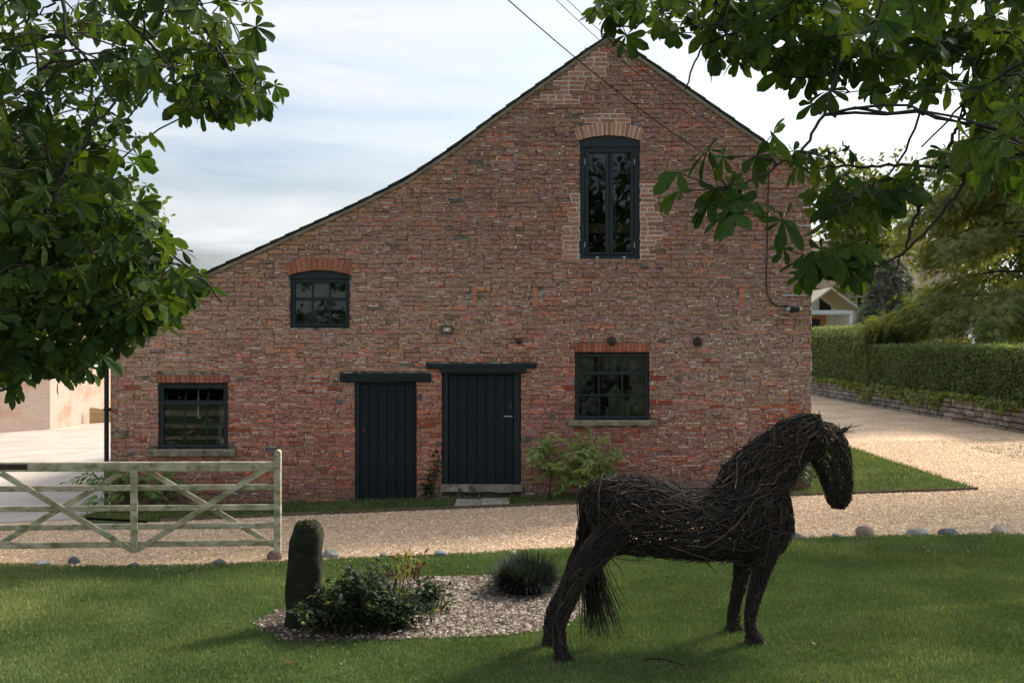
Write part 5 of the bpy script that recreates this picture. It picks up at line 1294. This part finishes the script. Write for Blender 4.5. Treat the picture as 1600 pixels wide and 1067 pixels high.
# ------------------------------------------------------------------ brick outbuilding across the yard
c0 = GP(78, 671)[:2]; d1 = np.array((.25, 3.1)); d1 /= np.linalg.norm(d1); d0 = np.array((-.72, -.69)); d0 /= np.linalg.norm(d0)
p1 = c0+d1*8.5; p0 = c0+d0*9; zt = 4.3; gz0 = GZ(-15)-.3
ob_ = thing('brick_outbuilding', (c0[0], c0[1], GZ(c0[0])), 'sunlit brick outbuilding across the pale yard on the left', 'building')
m_ = MB()
for a, b_ in ((p0, c0), (c0, p1)):
    m_.add([(*a, gz0), (*b_, gz0), (*b_, zt), (*a, zt)], None, [(0,1,2,3)])
bk = p1+np.array((-9, 1.)); m_.add([(*p1, gz0), (*bk, gz0), (*bk, zt), (*p1, zt), (*p0, zt)], None, [(0,1,2,3)])
m_.build('wall', MT['bg_brick'], ob_)
m_ = MB(); e = .35; q = [c0+np.array((e, -e)), p1+np.array((e, e)), bk+np.array((0, e)), p0+np.array((-.1, -e))]; mid = (c0+p1+bk+p0)/4
m_.add([(*v, zt+.02) for v in q]+[(*mid, zt+2.2)], [(0,1,4), (1,2,4), (2,3,4), (3,0,4)], None); m_.build('roof', MT['slate'], ob_)
m_ = MB(); m_.bar((*(c0+np.array((e+.05, -e))), zt-.02), (*(p1+np.array((e+.05, 0))), zt-.02), .1, .1, (0,0,1)); m_.build('gutter', MT['black'], ob_)
for s_, wz in ((2.1, 1.55), (4.6, 1.55)):
    a = c0+d1*s_; b_ = c0+d1*(s_+1.6); nx = np.array((.06, 0))
    m_ = MB(); m_.bar((*(a+nx), wz+.5), (*(b_+nx), wz+.5), 1.0, .06, (1,0,0)); w_ = m_.build('window', MT['white'], ob_)
    for k in range(3):
        u0 = a+(b_-a)*(k+.08)/3+nx*1.8; u1 = a+(b_-a)*(k+.92)/3+nx*1.8
        m_ = MB(); m_.bar((*u0, wz+.5), (*u1, wz+.5), .84, .01, (1,0,0)); m_.build('pane', MT['glass_dusty'], w_)
MT['wicker'] = mat('wicker', (.42,.30,.15), .9, (.5,.37,.2), 30, 3, stretch=(1,1,3), bump=.5)
pn = thing('woven_panel', tuple(GP(152, 661)), 'small woven tan fence panel beside the outbuilding wall', 'panel')
a = GP(145, 661); b_ = GP(178, 659)
for k in range(14):
    u = a+(b_-a)*k/13
    m_ = MB(); m_.bar((u[0], u[1]-.2, u[2]), (u[0], u[1]-.2, u[2]+.54-.02*k/2+.03*(k % 2)), .07, .03, (0,1,0)); m_.build('slat', MT['wicker'], pn)
m_ = MB(); m_.bar((a[0], a[1]-.24, a[2]+.42), (b_[0], b_[1]-.24, b_[2]+.32), .05, .03); m_.build('rail', MT['wicker'], pn)

# ------------------------------------------------------------------ the woven willow horse
rng = np.random.default_rng(99)
def yc(px): return 7.74+(px-870)/295*.25
hb = GP(1020, 1022)
horse = thing('willow_horse', (P(1040, 0, yc(1040))[0], yc(1040), GZ(1.2)), 'life-size dark horse sculpture woven from willow sticks on the lawn', 'sculpture')
STICK = [(.026,.021,.019), (.038,.029,.024), (.018,.015,.014), (.066,.045,.032), (.036,.032,.031)]
def weave_surface(axis, lat):
    """axis rows: px, py, half-height in px, half-width in m ; returns S(u,v) -> point"""
    ax = np.array([P(a, b, yc(a)+lat) for a, b, _, _ in axis]); 
    ra = np.array([h*(yc(a)+lat)/F for a, _, h, _ in axis]); rb_ = np.array([w for *_, w in axis])
    c = catmull(ax, 60); t_ = np.linspace(0, len(axis)-1, 60)
    a_ = np.interp(t_, np.arange(len(axis)), ra); b_ = np.interp(t_, np.arange(len(axis)), rb_)
    T = np.gradient(c, axis=0); T[:, 1] *= .2; T /= np.linalg.norm(T, axis=1, keepdims=True)
    B = np.tile(np.array((0., 1., 0)), (60, 1)); N = np.cross(T, B); N /= np.linalg.norm(N, axis=1, keepdims=True)
    def S(u, v, off=0.):
        k = np.clip(u, 0, 1)*58.999; i = k.astype(int); f = (k-i)[..., None]
        g = lambda q: q[i]*(1-f)+q[i+1]*f
        A = (a_[i]*(1-f[..., 0])+a_[i+1]*f[..., 0]+off)[..., None]; Bq = (b_[i]*(1-f[..., 0])+b_[i+1]*f[..., 0]+off)[..., None]
        return g(c)+g(N)*A*np.cos(v)[..., None]+B[0]*Bq*np.sin(v)[..., None]
    return S
def weave(name, S, n_, du, dv, r=(.003, .0058), K=9, jit=.012, u_rng=(0, 1), v_fn=None, parent=None, core=None, poke=.06, tint=1.):
    m_ = MB()
    u0 = rng.uniform(*u_rng, n_); v0 = v_fn(n_) if v_fn is not None else rng.uniform(0, 2*math.pi, n_)
    L = rng.uniform(.5, 1.2, n_)*du; W = rng.normal(0, dv, n_); s_ = np.linspace(-.5, .5, K)[None]
    sg = np.where(rng.random(n_) < .5, 1, -1)
    U = u0[:, None]+L[:, None]*s_; Vv = v0[:, None]+(W*1.)[:, None]*s_*2+rng.normal(0, .05, (n_, K))
    off = rng.normal(0, jit, (n_, 1))+rng.normal(0, jit*.35, (n_, K))
    endp = (rng.random(n_) < .25)[:, None]*np.maximum(0, np.abs(s_)-.34)/.16*rng.uniform(0, poke, (n_, 1)); off = off+endp
    Pn = S(U, Vv, off)
    rad = rng.uniform(*r, n_)[:, None]*np.linspace(1.15, .55, K)[None]
    V, Q = tubes(Pn, rad, 4); c = np.array(STICK)[rng.integers(0, len(STICK), n_)]*rng.uniform(.75, 1.75, (n_, 1))*tint
    m_.add(V, None, Q, np.repeat(c, K*4, 0))
    if core is not None:
        # the tightly bound inside of a limb
        uu, vv = np.meshgrid(np.linspace(0, 1, 26), np.linspace(0, 2*math.pi, 13)[:-1], indexing='ij')
        pc = S(uu, vv, np.full(uu.shape, core)+rng.normal(0, .003, uu.shape)).reshape(-1, 3)
        Qc = [(i*12+j, i*12+(j+1) % 12, (i+1)*12+(j+1) % 12, (i+1)*12+j) for i in range(25) for j in range(12)]
        m_.add(pc, [(25*12, 25*12+j, 25*12+j+1) for j in range(1, 11)], Qc, (.016,.013,.012))
    return m_
TOR = [(917,810,24,.07), (928,807,43,.15), (952,805,54,.23), (1010,809,56,.26), (1070,820,48,.265), (1125,820,50,.255), (1170,810,64,.23), (1210,800,56,.17), (1234,795,30,.07)]
St = weave_surface(TOR, 0)
m1 = weave('t', St, 410, .42, .32, K=10, jit=.014)
m2 = weave('t', St, 200, .30, 1.5, K=10, jit=.016)
m3 = weave('t', St, 480, .45, .5, K=10, jit=.02, v_fn=lambda n_: rng.normal(0, .75, n_))                 # thick thatch along the back
m4 = weave('t', St, 200, .36, .4, K=10, jit=.010, v_fn=lambda n_: rng.normal(math.pi, .22, n_))
m7 = weave('t', St, 170, .4, .4, K=10, jit=.014, v_fn=lambda n_: rng.normal(1.25, .35, n_)*np.where(rng.random(n_) < .5, 1, -1))
m5 = weave('t', St, 380, .22, .9, K=10, jit=.02, u_rng=(.66, 1))
m6 = weave('t', St, 320, .26, .8, K=10, jit=.02, u_rng=(0, .34), v_fn=lambda n_: rng.normal(-.3, 1.2, n_))
for q in (m2, m3, m4, m5, m6, m7):
    m1.V += q.V; m1.C += q.C; m1.Q += [f+m1.n for f in q.Q]; m1.n += q.n
inner = lambda n_: rng.uniform(0, 6.28, n_)
q = weave('t', lambda u, v, off: St(u, v, off-.10), 60, .5, .5, K=9, jit=.03); m1.Q += [f+m1.n for f in q.Q]; m1.V += q.V; m1.C += q.C; m1.n += q.n
body = m1.build('body', MT['horse'], horse)
NECK = [(1150,790,42,.18), (1176,759,46,.16), (1202,730,42,.13), (1231,702,35,.115), (1258,685,30,.10), (1284,682,27,.09)]
Sn = weave_surface(NECK, 0)
m1 = weave('n', Sn, 290, .55, .35, K=10, jit=.012)
q = weave('n', Sn, 180, .4, 1.2, K=10, jit=.018); m1.Q += [f+m1.n for f in q.Q]; m1.V += q.V; m1.C += q.C; m1.n += q.n
q = weave('n', Sn, 260, .6, .3, K=10, jit=.02, u_rng=(0, .45), tint=1.5, poke=.1); m1.Q += [f+m1.n for f in q.Q]; m1.V += q.V; m1.C += q.C; m1.n += q.n
q = weave('n', lambda u, v, off: Sn(u, v, off-.05), 60, .5, .5, K=9, jit=.02); m1.Q += [f+m1.n for f in q.Q]; m1.V += q.V; m1.C += q.C; m1.n += q.n
m1.build('neck', MT['horse'], horse)
Sm = weave_surface([(a, b, h+4, w*.4) for a, b, h, w in NECK], 0)
m1 = weave('m', Sm, 240, .4, .25, r=(.003,.005), K=10, jit=.010, u_rng=(.3, .95), v_fn=lambda n_: rng.normal(0, .5, n_), poke=.06)
vv0 = float(Sm(np.array([.5]), np.array([0.]))[0][2]-Sm(np.array([.5]), np.array([math.pi]))[0][2])
m1.build('mane', MT['horse'], horse)
HEAD = [(1270,681,24,.075), (1287,692,32,.10), (1299,714,30,.105), (1306,742,24,.09), (1310,766,19,.075), (1310,782,16,.062), (1309,794,8,.03)]
Sh = weave_surface(HEAD, 0)
m1 = weave('h', Sh, 330, .55, .35, r=(.0025,.0045), K=10, jit=.008, poke=.02)
q = weave('h', Sh, 180, .25, 1.4, r=(.0025,.004), K=10, jit=.008, poke=.02); m1.Q += [f+m1.n for f in q.Q]; m1.V += q.V; m1.C += q.C; m1.n += q.n
q = weave('h', lambda u, v, off: Sh(u, v, off-.035), 40, .5, .5, K=9, jit=.012, poke=.0); m1.Q += [f+m1.n for f in q.Q]; m1.V += q.V; m1.C += q.C; m1.n += q.n
q = weave('h', Sh, 130, .16, 1.2, r=(.0025,.004), K=10, jit=.008, u_rng=(.82, 1), poke=.02); m1.Q += [f+m1.n for f in q.Q]; m1.V += q.V; m1.C += q.C; m1.n += q.n
m1.build('head', MT['horse'], horse)
for sd in (-1, 1):
    m1 = MB(); b0 = P(1312, 676, yc(1312)+.05*sd)
    for k in range(12):
        e = P(1322+rng.normal(0, 7), 668+rng.normal(0, 4), yc(1312)+(.07+rng.normal(0, .012))*sd); m_ = b0+rng.normal(0, .018, 3)
        m1.tube([m_, (m_+e)/2+rng.normal(0, .008, 3), e], [.004, .0035, .002], 4, np.array(STICK[k % 5]))
    m1.build('ear', MT['horse'], horse)
LEGS = [([(968,822,38,.12), (932,862,34,.10), (902,903,23,.085), (887,940,17,.07), (874,975,13,.055), (874,1003,12.5,.055), (877,1019,14,.06), (880,1038,18,.075)], -.2),
        ([(940,832,40,.12), (908,880,28,.095), (888,918,19,.075), (868,950,14,.06), (860,975,12.5,.055), (860,992,13,.058), (862,1010,17,.072)], .2),
        ([(1203,826,44,.10), (1195,865,28,.085), (1188,900,18.5,.068), (1177,938,13,.052), (1172,968,11,.048), (1175,988,12,.05), (1180,1011,18,.068)], -.17),
        ([(1168,838,32,.09), (1161,872,21,.075), (1157,905,15,.062), (1150,940,11.5,.05), (1146,962,11,.048), (1146,974,12.5,.052), (1148,990,17,.064)], .2)]
for ax, lat in LEGS:
    Sl = weave_surface([(a, b, h*(.70 if i_ < len(ax)-1 else 1.0), w*(.8 if i_ < len(ax)-1 else 1.0)) for i_, (a, b, h, w) in enumerate(ax)], lat)
    # stand the hoof on the lawn
    m1 = weave('l', Sl, 330, .30, .7, r=(.0026,.0048), K=9, jit=.004, core=-.008, poke=.02)
    q = weave('l', Sl, 120, .05, 4.0, r=(.0024,.004), K=12, jit=.004, poke=.015); m1.Q += [f+m1.n for f in q.Q]; m1.V += q.V; m1.C += q.C; m1.n += q.n
    zz = min(v[:, 2].min() for v in m1.V)
    m1.build('leg', MT['horse'], horse)
# tail: long strands hanging behind the near leg
m1 = MB(); n_ = 130; K = 10
st = np.array([P(a, b, yc(915)-rng.uniform(-.04, .1)) for a, b in zip(rng.normal(922, 5, n_), rng.uniform(762, 790, n_))]); md = np.array([P(a, b, yc(910)-rng.uniform(-.05, .08)) for a, b in zip(rng.normal(901, 4, n_), rng.uniform(795, 825, n_))]); en = np.array([P(a, b, yc(915)+.03) for a, b in zip(rng.normal(912, 8, n_), rng.uniform(875, 930, n_))])
tt = np.linspace(0, 1, K)[None, :, None]; pts = (1-tt)**2*st[:, None]+2*tt*(1-tt)*md[:, None]+tt**2*en[:, None]+rng.normal(0, .003, (n_, K, 3))
V, Q = tubes(pts, rng.uniform(.0024, .0042, n_)[:, None]*np.linspace(1.2, .6, K)[None], 4); m1.add(V, None, Q, np.repeat(np.array(STICK)[rng.integers(0, 5, n_)], K*4, 0))
n_ = 190
st = np.stack([rng.normal(P(914,0,yc(914))[0], .022, n_), rng.normal(yc(914)+.02, .035, n_), np.full(n_, P(0,782,yc(914))[2])+rng.normal(0, .05, n_)], 1)
end_px = rng.normal(938, 17, n_); end_py = rng.uniform(955, 1005, n_)-np.abs(end_px-938)*.3
en = np.array([P(a, b, yc(938)+rng.normal(.03, .06)) for a, b in zip(end_px, end_py)])
mid = st*.45+en*.55; mid[:, 0] = st[:, 0]+(en[:, 0]-st[:, 0])*.25-.0; tt = np.linspace(0, 1, K)[None, :, None]
pts = (1-tt)**2*st[:, None]+2*tt*(1-tt)*mid[:, None]+tt**2*en[:, None]+rng.normal(0, .004, (n_, K, 3))
V, Q = tubes(pts, rng.uniform(.0022, .0042, n_)[:, None]*np.linspace(1.2, .5, K)[None], 4); m1.add(V, None, Q, np.repeat(np.array(STICK)[rng.integers(0, 5, n_)]*.8, K*4, 0))
for a, b, c_, d in ((935,880,972,985), (940,885,968,1000), (955,872,975,900)):
    m1.tube([P(a, b, yc(940)), P((a+c_)/2+2, (b+d)/2, yc(940)), P(c_, d, yc(940)-.04)], [.004, .0035, .002], 4, STICK[0])
m1.build('tail', MT['horse'], horse)
# loose sticks that stand out of the weave
for pp, r_ in (([(1098,872), (1110,884), (1124,897)], .005), ([(1095,874), (1125,877), (1137,890)], .003), ([(1130,740), (1127,728), (1128,720)], .006), ([(985,752), (1000,742), (1006,735)], .005), ([(1209,700), (1210,680), (1209,662)], .006), ([(1020,752), (1060,750), (1120,752)], .004)):
    m1 = MB(); m1.tube(catmull([P(a, b, yc(a)-.1) for a, b in pp], 8), np.linspace(r_, r_*.6, 8), 5, (.10,.08,.065)); m1.build('stick', MT['horse'], horse)
fs = MB(); fs.tube(catmull([GP(1004,1037)+np.array((0,0,.03)), GP(1030,1036)+np.array((0,0,.035)), GP(1070,1045)+np.array((0,0,.03))], 8), np.linspace(.009, .004, 8), 5, (.02,.016,.014))
tagged(fs.build('fallen_stick', MT['horse']), 'dark stick lying on the lawn beneath the horse', 'stick')

# ------------------------------------------------------------------ plants
rng = np.random.default_rng(123)
def leafy_shrub(name, base, label, cx_r, n_stem, hgt, n_leaf, lsize, cols, shape, spread):
    """woody stems from one base, leaves along the upper part of every stem"""
    t = thing(name, tuple(base), label, 'shrub'); base = np.array(base); K = 8
    m_ = MB(); lp = []; ld = []
    for i in range(n_stem):
        e = base+np.array((rng.normal(cx_r[0], spread[0]), rng.normal(cx_r[1], spread[1]), 0)); hf = hgt*rng.uniform(.45, 1.1)*(1-.45*min(1, abs(e[0]-base[0]-cx_r[0])/(2.2*spread[0])))
        e[2] = base[2]+hf; st = base+np.array((rng.normal(0, .05)+(e[0]-base[0])*.35, rng.normal(0, .05), -.02))
        md = (st+e)/2+np.array((rng.normal(0, .04), rng.normal(0, .04), hf*.12)); c = catmull([st, md, e], K); m_.tube(c, np.linspace(.007, .0025, K), 5)
        for q in range(n_leaf//n_stem):
            s_ = rng.uniform(.25, 1)*(K-1.01); k_ = int(s_); pt = c[k_]+(c[k_+1]-c[k_])*(s_-k_); d = rng.normal(0, 1, 3); d[2] = d[2]*.5+.35
            lp.append(pt+d/np.linalg.norm(d)*rng.uniform(.01, .05)); ld.append(d)
    m_.build('stems', MT['twig'], t)['kind'] = 'stuff'
    lp = np.array(lp); n_ = len(lp); X, Yv, Z = orient(n_, np.array(ld), .5); mb = MB()
    c = np.array(cols)[rng.choice(len(cols), n_, p=[.5, .3, .12, .08] if len(cols) == 4 else None)]*rng.uniform(.7, 1.3, (n_, 1))
    scatter(mb, shape, lp, X, Yv, Z, lsize*rng.uniform(.7, 1.25, n_), c); tagged(mb.build('foliage', MT['leaf'], t), kind='stuff')
    return t
OV = leaf_shape(1, .27, 3, .3, .25)
leafy_shrub('evergreen_shrub', GP(562, 990), 'low glossy evergreen shrub with yellow tipped leaves beside the standing stone', (0, .10), 95, .54, 4200, .058, [(.022,.042,.022), (.04,.068,.028), (.018,.034,.022), (.20,.21,.05)], OV, (.26, .18))
leafy_shrub('evergreen_shrub', GP(668, 955), 'sparser right-hand sprig of evergreen shrub over the pale chippings', (0, .0), 16, .30, 420, .055, [(.03,.055,.025), (.05,.08,.03), (.02,.04,.022), (.22,.22,.06)], OV, (.14, .08))
# red maple seedling
mp0 = GP(622, 945); t = thing('maple_seedling', tuple(mp0), 'young maple with dark red and pale yellow leaves rising behind the evergreen shrub', 'plant')
m_ = MB(); lp = []; ld = []; lc = []
for a, b, c in ((596,876,0), (607,870,0), (620,868,1), (625,862,1), (632,880,1), (640,872,0), (650,868,0), (655,880,0), (600,890,0), (622,893,1), (645,890,0), (633,858,1)):
    e = P(a+8, b-4, mp0[1]); cv = catmull([mp0, (mp0+e)/2+rng.normal(0, .02, 3), e], 7); m_.tube(cv, np.linspace(.005, .002, 7), 4)
    for q in range(15):
        pt = cv[rng.integers(4, 7)]+rng.normal(0, .035, 3)*np.array((1,.7,.6)); lp.append(pt); d = rng.normal(0, 1, 3); d[2] -= .5; ld.append(d); lc.append((.13,.028,.022) if c == 0 and rng.random() < .85 else ((.42,.34,.10) if c else (.08,.03,.04)))
m_.build('stems', MT['twig'], t)['kind'] = 'stuff'
lp = np.array(lp); X, Yv, Z = orient(len(lp), np.array(ld), .5); mb = MB(); scatter(mb, leaf_shape(1, .2, 3, .2, .3), lp, X, Yv, Z, rng.uniform(.035, .065, len(lp)), np.array(lc)); tagged(mb.build('foliage', MT['leaf'], t), kind='stuff')
# dark tuft of strap leaves
def tuft(base, n_, L, col, label, r0):
    t = thing('grass_tuft', tuple(base), label, 'plant'); K = 7; base = np.array(base)
    a = rng.uniform(0, 6.28, n_); tl = np.abs(rng.normal(0, 1.05, n_)); tl = np.minimum(tl, 1.55); Ln = L*rng.uniform(.6, 1.15, n_)
    s_ = np.linspace(0, 1, K)[None]; bend = tl[:, None]*(.35+.95*s_**1.2); dr = np.cumsum(np.sin(bend), 1)/K*Ln[:, None]; dz = np.cumsum(np.cos(bend), 1)/K*Ln[:, None]
    rr = r0*np.sqrt(rng.random(n_)); a2 = a+rng.normal(0, .5, n_)
    X = base[0]+rr[:, None]*np.cos(a2)[:, None]+dr*np.cos(a)[:, None]; Y = base[1]+rr[:, None]*np.sin(a2)[:, None]+dr*np.sin(a)[:, None]; Z = np.maximum(base[2]+.01, base[2]+dz-.02)
    c = np.stack([X, Y, Z], -1); sd = np.stack([-np.sin(a), np.cos(a), 0*a], 1)[:, None]*(np.array([.7,1,1,.95,.8,.5,.06])*.0042)[None, :, None]
    V = np.stack([c-sd, c+sd], 2).reshape(-1, 3); i = np.arange(n_)[:, None]*K*2; k = np.arange(K-1)[None]*2; q = (i+k).reshape(-1)
    Q = np.stack([q, q+1, q+3, q+2], 1); m_ = MB(); m_.add(V, None, Q, np.repeat(vary(col, n_, .35, .1), K*2, 0)); tagged(m_.build('blades', MT['leaf'], t), kind='stuff')
tuft(GP(822, 932)+np.array((0, .16, 0)), 2200, .37, (.020,.028,.030), 'dense tuft of dark blue green strap leaves at the back of the bed', .21)
# pinnate fronds (wall shrub, ferns)
def frond_plant(name, base, tips, label, cat, col, lw, nl, stem_r, wood, lsz, droop=.25, col2=None):
    t = thing(name, tuple(base), label, cat); base = np.array(base)
    sh = leaf_shape(1, lw, 2, .2, .25); m_ = MB(); lp = []; ld = []; ls = []
    for hub, tip in tips:
        hub = np.array(hub); tip = np.array(tip); L = np.linalg.norm(tip-hub)
        md = (hub+tip)/2+np.array((0, 0, droop*L)); c = catmull([hub, md, tip], 14); m_.tube(c, np.linspace(stem_r, stem_r*.4, 14), 4)
        for k in range(nl):
            s_ = (.22+.78*k/(nl-1))*12.99; i = int(s_); pt = c[i]+(c[min(i+1, 13)]-c[i])*(s_-i); tg = c[min(i+1, 13)]-c[i]; tg /= np.linalg.norm(tg)+1e-9
            sd = np.cross(tg, (0., -.55, .83)); sd /= np.linalg.norm(sd)+1e-9
            env = math.sin(math.pi*min(1, .18+.82*k/(nl-1)))**.6 if lsz < 0 else 1
            for sg in (-1, 1): lp.append(pt); ld.append(sd*sg+tg*.55+rng.normal(0, .12, 3)+np.array((0,0,-.15))); ls.append(abs(lsz)*max(env, .25)*rng.uniform(.85, 1.15))
        lp.append(tip); ld.append(tg); ls.append(abs(lsz)*.8)
    for a, b_, r_ in wood: m_.tube(catmull([a, (np.array(a)+np.array(b_))/2+rng.normal(0, .03, 3), b_], 8), np.linspace(r_, r_*.5, 8), 6)
    m_.build('stems', MT['twig'], t)['kind'] = 'stuff'
    lp = np.array(lp); n_ = len(lp); ld = np.array(ld); d = ld/np.linalg.norm(ld, axis=1, keepdims=True)
    up = np.array((0, -.6, .8))+rng.normal(0, .22, (n_, 3)); X = np.cross(d, up); X /= np.linalg.norm(X, axis=1, keepdims=True); Z = np.cross(X, d); mb = MB()
    cc_ = vary(col, n_, .3, .2)
    if col2 is not None: k_ = rng.random(n_) < .3; cc_[k_] = vary(col2, int(k_.sum()), .2, .1)
    scatter(mb, sh, lp, X, d, Z, np.array(ls), cc_); tagged(mb.build('foliage', MT['leaf'], t), kind='stuff')
yb0 = YW-.35
def W3(px, py, y=yb0): return P(px, py, y)
tips = []
for hx, hy in ((858,715), (900,735), (880,745), (915,720), (935,735), (910,750), (865,735), (925,755), (895,715), (900,760)):
    for q in range(5):
        a = rng.uniform(-.35, math.pi+.35); L = rng.uniform(24, 46); h_ = W3(hx, hy, yb0+rng.uniform(-.12, .15)); tips.append((h_, W3(hx+L*math.cos(a), hy-L*.75*math.sin(a)+4, yb0+rng.uniform(-.4, .1))))
for tx, ty in ((922,678), (948,684), (965,703), (972,712), (830,703), (845,690), (836,712), (950,730), (905,682)): tips.append((W3(tx+(900-tx)*.45, ty+(735-ty)*.6), W3(tx, ty, yb0-.1)))
bs = W3(858, 770); bs[2] = GZ(bs[0]); bs2 = W3(915, 772); bs2[2] = GZ(bs2[0])
frond_plant('wall_shrub', bs, tips, 'green shrub with feathered leaves against the wall right of the wider door', 'shrub', (.20,.27,.088), .165, 9, .003, [(bs, W3(862,720), .014), (bs2, W3(905,730), .014), (bs2, W3(930,740), .011)], .12, .18, (.28,.32,.09))
tips = []
fb = P(222, 790, YW-.4); fb[2] = GZ(fb[0])
for q in range(30):
    a = rng.uniform(-.1, math.pi+.1); L = rng.uniform(.55, 1.05); h_ = fb+rng.normal(0, .10, 3)*np.array((2.2, 1, .1)); h_[2] = fb[2]+.02
    tips.append((h_, h_+np.array((L*.85*math.cos(a), -rng.uniform(-.1, .35), L*.62*abs(math.sin(a))+.12))))
frond_plant('fern', fb, tips, 'big green fern behind the gate below the lower left window', 'fern', (.13,.21,.06), .16, 17, .003, [], -.15, .30, (.14,.17,.05))
tips = []; fb = P(1262, 768, YW-.3); fb[2] = GZ(fb[0]); fb[0] -= .12
for q in range(16):
    a = rng.uniform(.35, math.pi-.35); L = rng.uniform(.5, 1.15); h_ = fb+np.array((rng.normal(0, .08), rng.normal(0, .05), .02)); tips.append((h_, h_+np.array((L*.5*math.cos(a), -rng.uniform(-.1, .25), L*abs(math.sin(a))))))
frond_plant('fern', fb, tips, 'tall fern at the right corner of the barn behind the horse neck', 'fern', (.075,.12,.032), .16, 13, .003, [], -.12, .12)
# ivy-like climber between the doors
cb0 = P(675, 782, YW-.08); cb0[2] = GZ(cb0[0]); t = thing('climber', tuple(cb0), 'thin climbing plant on the brick pier between the two doors', 'plant')
m_ = MB(); lp = []
for a, b in (((668,785), (690,705)), ((670,785), (682,735)), ((676,785), (672,745)), ((674,785), (664,752))):
    c = catmull([P(*a, YW-.05), P((a[0]+b[0])/2-3, (a[1]+b[1])/2, YW-.06), P(*b, YW-.05)], 12); m_.tube(c, np.linspace(.007, .003, 12), 5)
    for q in range(30): lp.append(c[rng.integers(2, 12)]+rng.normal(0, .05, 3)*np.array((1,.4,1)))
m_.build('stems', MT['twig'], t)['kind'] = 'stuff'
lp = np.array(lp); dv = rng.normal(0, 1, (len(lp), 3)); dv[:, 2] -= .4; X, Yv, Z = orient(len(lp), dv, .8); mb = MB(); scatter(mb, leaf_shape(1, .42, 3, .15, .2), lp, X, Yv, Z, rng.uniform(.045, .08, len(lp)), vary((.045,.075,.03), len(lp), .35, .3)); tagged(mb.build('foliage', MT['leaf'], t), kind='stuff')
# clover in the lawn
n_ = 3600; cx = rng.uniform(-6.5, 6.5, n_); cy = rng.uniform(6.9, 11.2, n_); k = (noise1(cx*1.1+1.5*noise1(cy, 8), 21)+noise1(cy*1.4, 22) > .35) & ~inpoly(cx, cy, bedc) & (cy < ne_y(cx)); cx, cy = cx[k], cy[k]; n_ = len(cx)
a = rng.uniform(0, 6.28, n_); X, Yv, Z = orient(n_, np.stack([np.cos(a), np.sin(a), rng.uniform(.1, .7, n_)], 1), .3); mb = MB()
scatter(mb, leaf_shape(1, .5, 3, .1, .1), np.stack([cx, cy, gza(cx)+.035], 1), X, Yv, Z, rng.uniform(.014, .028, n_), vary((.15,.20,.10), n_, .3, .1)); tagged(mb.build('clover', MT['leaf']), 'pale clover leaves scattered through the lawn', 'clover', kind='stuff')
# a few fallen leaves on the lawn
for i, (px, py, lab) in enumerate(((608,962,'small fallen leaf at the edge of the bed chippings'), (1450,862,'orange fallen leaf on the lawn below the long flat stone'), (1449,868,'brown fallen leaf close to the orange one on the right lawn'), (456,1044,'red brown fallen leaf on the lawn near the bottom edge'), (1166,860,'small fallen leaf on the lawn behind the horse legs'))):
    g = GP(px, py); V, T = leaf_shape(.06, .02, 4, .3, -.2); m_ = MB(); a = rng.uniform(0, 6.28); ca, sa = math.cos(a), math.sin(a)
    m_.add(np.c_[V[:, 0]*ca-V[:, 1]*sa+g[0], V[:, 0]*sa+V[:, 1]*ca+g[1], V[:, 2]+g[2]+.045], T, None, ((.25,.07,.02), (.36,.12,.03), (.2,.09,.04), (.22,.04,.03), (.2,.1,.03))[i]); tagged(m_.build('fallen_leaf', MT['leaf']), lab, 'leaf', 'fallen leaves on the lawn')
